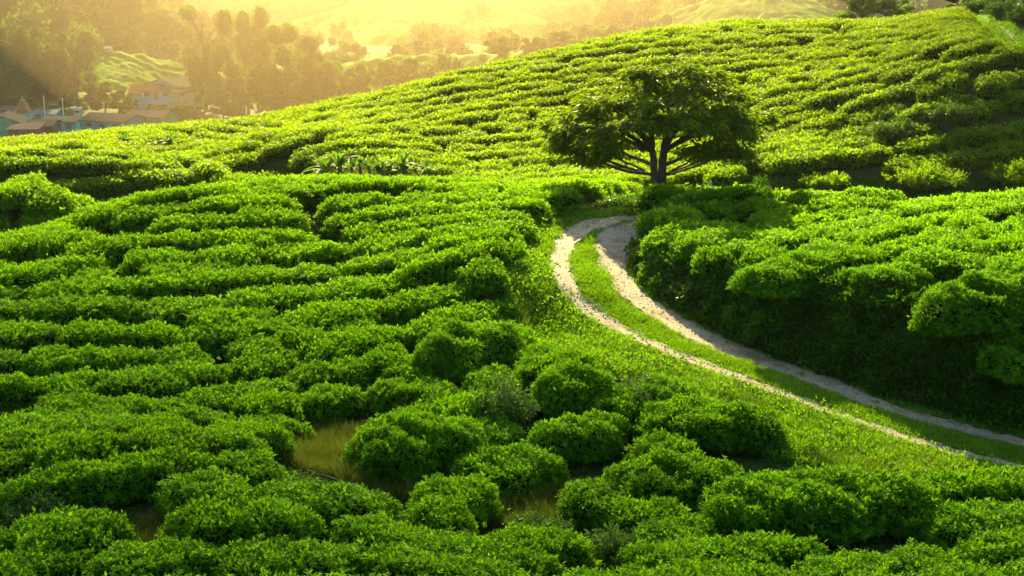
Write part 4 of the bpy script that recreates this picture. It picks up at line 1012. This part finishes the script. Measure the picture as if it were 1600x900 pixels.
def house(px, py, Y, wpx, hpx, rhpx, depth, rz, wall, roof, label, roof_kind='gable', name='house', eave=.35, wins=3, porch=False, axis='x'):
    p = at(px, py, Y) if Y < 340 else far_hit(px, py, Y); s = F / proj(p)[2]; W, Hh, rh = wpx / s, hpx / s, rhpx / s
    o = empty(name, p, rz); tag(o, label, name.replace('_', ' '), None)
    mb = MB(); V, T = box((0, 0, Hh / 2 - 1), (W, depth, Hh + 2)); mb.add(V, T)
    if roof_kind == 'gable' and axis == 'y':     # gable end faces the camera
        mb.add([(-W / 2, -depth / 2, Hh), (W / 2, -depth / 2, Hh), (0, -depth / 2, Hh + rh), (-W / 2, depth / 2, Hh), (W / 2, depth / 2, Hh), (0, depth / 2, Hh + rh)], [(0, 1, 2), (4, 3, 5)])
    if roof_kind == 'gable' and axis == 'x':
        mb.add([(-W / 2, -depth / 2, Hh), (-W / 2, depth / 2, Hh), (-W / 2, 0, Hh + rh), (W / 2, -depth / 2, Hh), (W / 2, depth / 2, Hh), (W / 2, 0, Hh + rh)], [(1, 0, 2), (3, 4, 5)])
    mb.build('wall', [wall], o)
    rb = MB()
    def slab(A_, B_, C_, D_, t=.12):
        q = np.array([A_, B_, C_, D_], float); n_ = unit(np.cross(q[1] - q[0], q[3] - q[0])); q2 = q + n_ * t
        rb.add(np.vstack([q, q2]), [(0, 2, 1), (0, 3, 2), (4, 5, 6), (4, 6, 7), (0, 1, 5), (0, 5, 4), (1, 2, 6), (1, 6, 5), (2, 3, 7), (2, 7, 6), (3, 0, 4), (3, 4, 7)])
    e = eave; w2, d2 = W / 2 + e, depth / 2 + e
    if roof_kind == 'gable' and axis == 'x':
        z0 = Hh - e * rh / (depth / 2) + .02; slab((-w2, -d2, z0), (w2, -d2, z0), (w2, 0, Hh + rh + .02), (-w2, 0, Hh + rh + .02)); slab((-w2, 0, Hh + rh + .02), (w2, 0, Hh + rh + .02), (w2, d2, z0), (-w2, d2, z0))
    elif roof_kind == 'gable':
        z0 = Hh - e * rh / (W / 2) + .02; slab((-w2, d2, z0), (-w2, -d2, z0), (0, -d2, Hh + rh + .02), (0, d2, Hh + rh + .02)); slab((0, d2, Hh + rh + .02), (0, -d2, Hh + rh + .02), (w2, -d2, z0), (w2, d2, z0))
    else:
        slab((-w2, -d2, Hh + .02), (w2, -d2, Hh + .02), (w2, d2, Hh + rh + .02), (-w2, d2, Hh + rh + .02))
    rb.build('roof', [roof], o)
    for k in range(wins):
        x = (k + .5) / wins * W * .86 - W * .43; ww = min(1.1, W / wins * .5); wh = min(1.1, Hh * .4)
        if k == wins // 2 and wins > 1:
            d_ = MB(); d_.add(*box((x, -depth / 2 - .03, min(1.0, Hh * .4)), (.9, .08, min(2.0, Hh * .8)))); d_.build('door', [M['dark']], o)
        else:
            f = MB(); f.add(*box((x, -depth / 2 - .03, Hh * .58), (ww + .2, .08, wh + .2))); fo = f.build('window', [M['cream']], o)
            g_ = MB(); g_.add(*box((x, -depth / 2 - .08, Hh * .58), (ww, .04, wh))); g_.build('pane', [M['glass']], fo)
    return o
house(272, 153, 300, 78, 20, 11, 7, -.55, M['teal'], M['tin'], 'blue gabled house with pale tin roof standing above the village', axis='y', wins=3)
house(243, 153, 297, 66, 13, 8, 6, .0, M['blue'], M['redroof'], 'long low house with red tin roof beside the blue gabled house', wins=4)
house(288, 150, 293, 34, 6, 3, 2.5, .0, M['cream'], M['redroof'], 'small rust roofed porch in front of the blue gabled house', roof_kind='shed', name='porch', wins=1)
house(178, 201, 258, 80, 15, 8, 7, -.35, M['teal'], M['brownroof'], 'teal house with weathered brown roof beside the tea crest', wins=3)
house(238, 192, 262, 64, 12, 7, 6, -.3, M['green'], M['tin'], 'bright green shed with grey tin roof right of the teal house', wins=1)
house(104, 204, 262, 58, 17, 5, 6, -.15, M['blue'], M['tin'], 'light blue house with flat grey roof left of the teal house', wins=3)
house(12, 212, 250, 56, 22, 12, 8, .2, M['green'], M['brownroof'], 'green walled house with big rusty roof at the left edge', wins=2, axis='y')
house(62, 210, 252, 52, 16, 6, 7, .1, M['dark'], M['brownroof'], 'dark timber house with rusty roof in the middle of the village', wins=2)
house(42, 214, 244, 44, 14, 4, 5, .1, M['dark'], M['tin'], 'low timber lean-to with streaked tin roof in front of the village', roof_kind='shed', wins=1)
house(75, 182, 285, 36, 6, 4, 6, 0, M['blue'], M['newtin'], 'house with bright bluish tin roof behind the shrine', wins=2)
house(10, 178, 290, 30, 8, 4, 5, 0, M['cream'], M['newtin'], 'pale roofed house at the left edge behind the green one', wins=2)
house(156, 66, 372, 17, 7, 4, 4, .2, M['teal'], M['tin'], 'lone small house high on the wooded hill at upper left', wins=2)
house(170, 79, 368, 8, 3, 2, 2.5, .0, M['white'], M['newtin'], 'tiny white hut beside the lone house on the wooded hill', wins=1, name='hut')
# stepped shrine tower
p = at(37, 182, 262); s = F / proj(p)[2] * 1.28
o = empty('shrine', p); tag(o, 'stepped pyramid shrine tower with pale finial among the village roofs', 'shrine')
b = MB(); b.add(*box((0, 0, 0), (26 / s, 26 / s, 12 / s))); b.build('base', [M['blue']], o)
b = MB(); z = 6 / s
for k, w_ in enumerate((25, 21, 17, 13, 9)):
    b.add(*box((0, 0, z + 2.4 / s), (w_ / s, w_ / s, 4.4 / s)))
    b.add(*box((0, 0, z + 4.7 / s), ((w_ + 2.5) / s, (w_ + 2.5) / s, .9 / s)))
    for a in (-1, -.35, .35, 1): b.add(*box((a * w_ / 2.4 / s, -(w_ / 2 + .6) / s, z + 2.5 / s), (1.6 / s, 1.4 / s, 3.2 / s)))
    z += 5.1 / s
b.build('tower', [M['pink']], o)
b = MB(); b.add(*tube([(0, 0, z), (0, 0, z + 3 / s), (0, 0, z + 5 / s), (0, 0, z + 10 / s)], [3.5 / s, 3 / s, 1.4 / s, .3 / s], 10)); b.build('finial', [M['cream']], o)
for px, py, Y, hp, lb in ((71, 190, 268, 40, 'thin utility pole behind the shrine'), (100, 190, 270, 36, 'utility pole right of the shrine with a short crossarm')):
    p = at(px, py, Y); s = F / proj(p)[2]; o = empty('utility_pole', p); tag(o, lb, 'utility pole')
    b = MB(); b.add(*tube([(0, 0, -2), (0, 0, hp / s)], [.14, .09], 8)); b.build('pole', [M['stone']], o)
    b = MB(); b.add(*box((0, .02, hp / s * .92), (1.8, .12, .12))); b.build('crossarm', [M['dark']], o)
house(122, 177, 275, 10, 5, 2.5, 1.4, .1, M['white'], M['newtin'], 'tiny white shed between the village and the trees', wins=1, name='shed')

# ---------------------------------------------------------------- the air
def build_haze():
    x0, x1, y0, y1, z0, z1 = -900, 900, -20, 2200, -60, 330
    zs = [o for o in ()]
    V, T = box(((x0 + x1) / 2, (y0 + y1) / 2, (z0 + z1) / 2), (x1 - x0, y1 - y0, z1 - z0))
    m, N, L = new_mat('haze'); v = N.new('ShaderNodeVolumePrincipled'); v.inputs['Color'].default_value = (.96, .88, .70, 1)
    v.inputs['Density'].default_value = HAZE_DENSITY; v.inputs['Anisotropy'].default_value = HAZE_G
    o_ = N.new('ShaderNodeOutputMaterial'); L.new(v.outputs[0], o_.inputs['Volume'])
    o = mesh_obj('haze', V, T, [m]); tag(o, 'warm morning haze filling the valley', 'haze', kind='stuff')
build_haze()

# ---------------------------------------------------------------- added unseen volumes above the haze that shade the near slope and right flank
def sun_blocker(sx, sy, semi, sigma, label, seed):
    """(sx, sy) is where the middle of its shade falls on the ground"""
    t = 430 / sdir.z; c = np.array([sx + sdir.x * t, sy + sdir.y * t, 2 + 430.0])
    n1, n2 = 48, 24; V = []
    for i in range(n2 + 1):
        for j in range(n1):
            a = math.pi * i / n2; b = 2 * math.pi * j / n1; d = np.array([math.sin(a) * math.cos(b), math.sin(a) * math.sin(b), math.cos(a)])
            k = 1 + .16 * math.sin(3 * b + seed) * math.sin(a) + .10 * math.sin(7 * b + seed * 2) * math.sin(a) + .06 * math.sin(5 * a + 4 * b)
            V.append(d * semi * k + c)
    T = []
    for i in range(n2):
        for j in range(n1):
            p, q = i * n1 + j, i * n1 + (j + 1) % n1; T += [(p, p + n1, q + n1), (p, q + n1, q)]
    m, N, L = new_mat('sun_blocker'); v = N.new('ShaderNodeVolumePrincipled'); v.inputs['Color'].default_value = (.98, .98, .98, 1)
    v.inputs['Density'].default_value = sigma; v.inputs['Anisotropy'].default_value = .6
    o_ = N.new('ShaderNodeOutputMaterial'); L.new(v.outputs[0], o_.inputs['Volume'])
    tag(mesh_obj('sun_blocker', np.array(V), np.array(T), [m]), label, 'sun_blocker', kind='stuff')
sun_blocker(8, -66, (190, 104, 8), .12, 'thin broad unseen volume added high up to shade the near slope', 1.0)
sun_blocker(63, 69, (46, 31, 6), .14, 'small unseen volume added high up to shade the right flank of the hill', 2.3)

# ---------------------------------------------------------------- bright mist lying in the valley under the sun
def mist(c, semi, sigma, label):
    n1, n2 = 40, 20; V = [(math.sin(math.pi * i / n2) * math.cos(2 * math.pi * j / n1) * semi[0] + c[0], math.sin(math.pi * i / n2) * math.sin(2 * math.pi * j / n1) * semi[1] + c[1], math.cos(math.pi * i / n2) * semi[2] + c[2]) for i in range(n2 + 1) for j in range(n1)]
    T = []
    for i in range(n2):
        for j in range(n1):
            p, q = i * n1 + j, i * n1 + (j + 1) % n1; T += [(p, p + n1, q + n1), (p, q + n1, q)]
    m, N, L = new_mat('mist'); v = N.new('ShaderNodeVolumePrincipled'); v.inputs['Color'].default_value = (1, .74, .34, 1)
    v.inputs['Density'].default_value = sigma; v.inputs['Anisotropy'].default_value = .78
    o_ = N.new('ShaderNodeOutputMaterial'); L.new(v.outputs[0], o_.inputs['Volume'])
    tag(mesh_obj('mist', np.array(V), np.array(T), [m]), label, 'mist', kind='stuff')
mist((-14, 520, 45), (150, 170, 100), .0003, 'golden mist hanging over the valley behind the near hill')
mist((-34, 480, 48), (120, 125, 85), .0006, 'denser middle of the golden valley mist')
mist((-14, 475, 50), (74, 100, 68), .0008, 'brightest heart of the golden valley mist')
mist((-9, 150, 14), (44, 62, 27), .0012, 'thin golden mist drifting over the shoulder of the near hill')
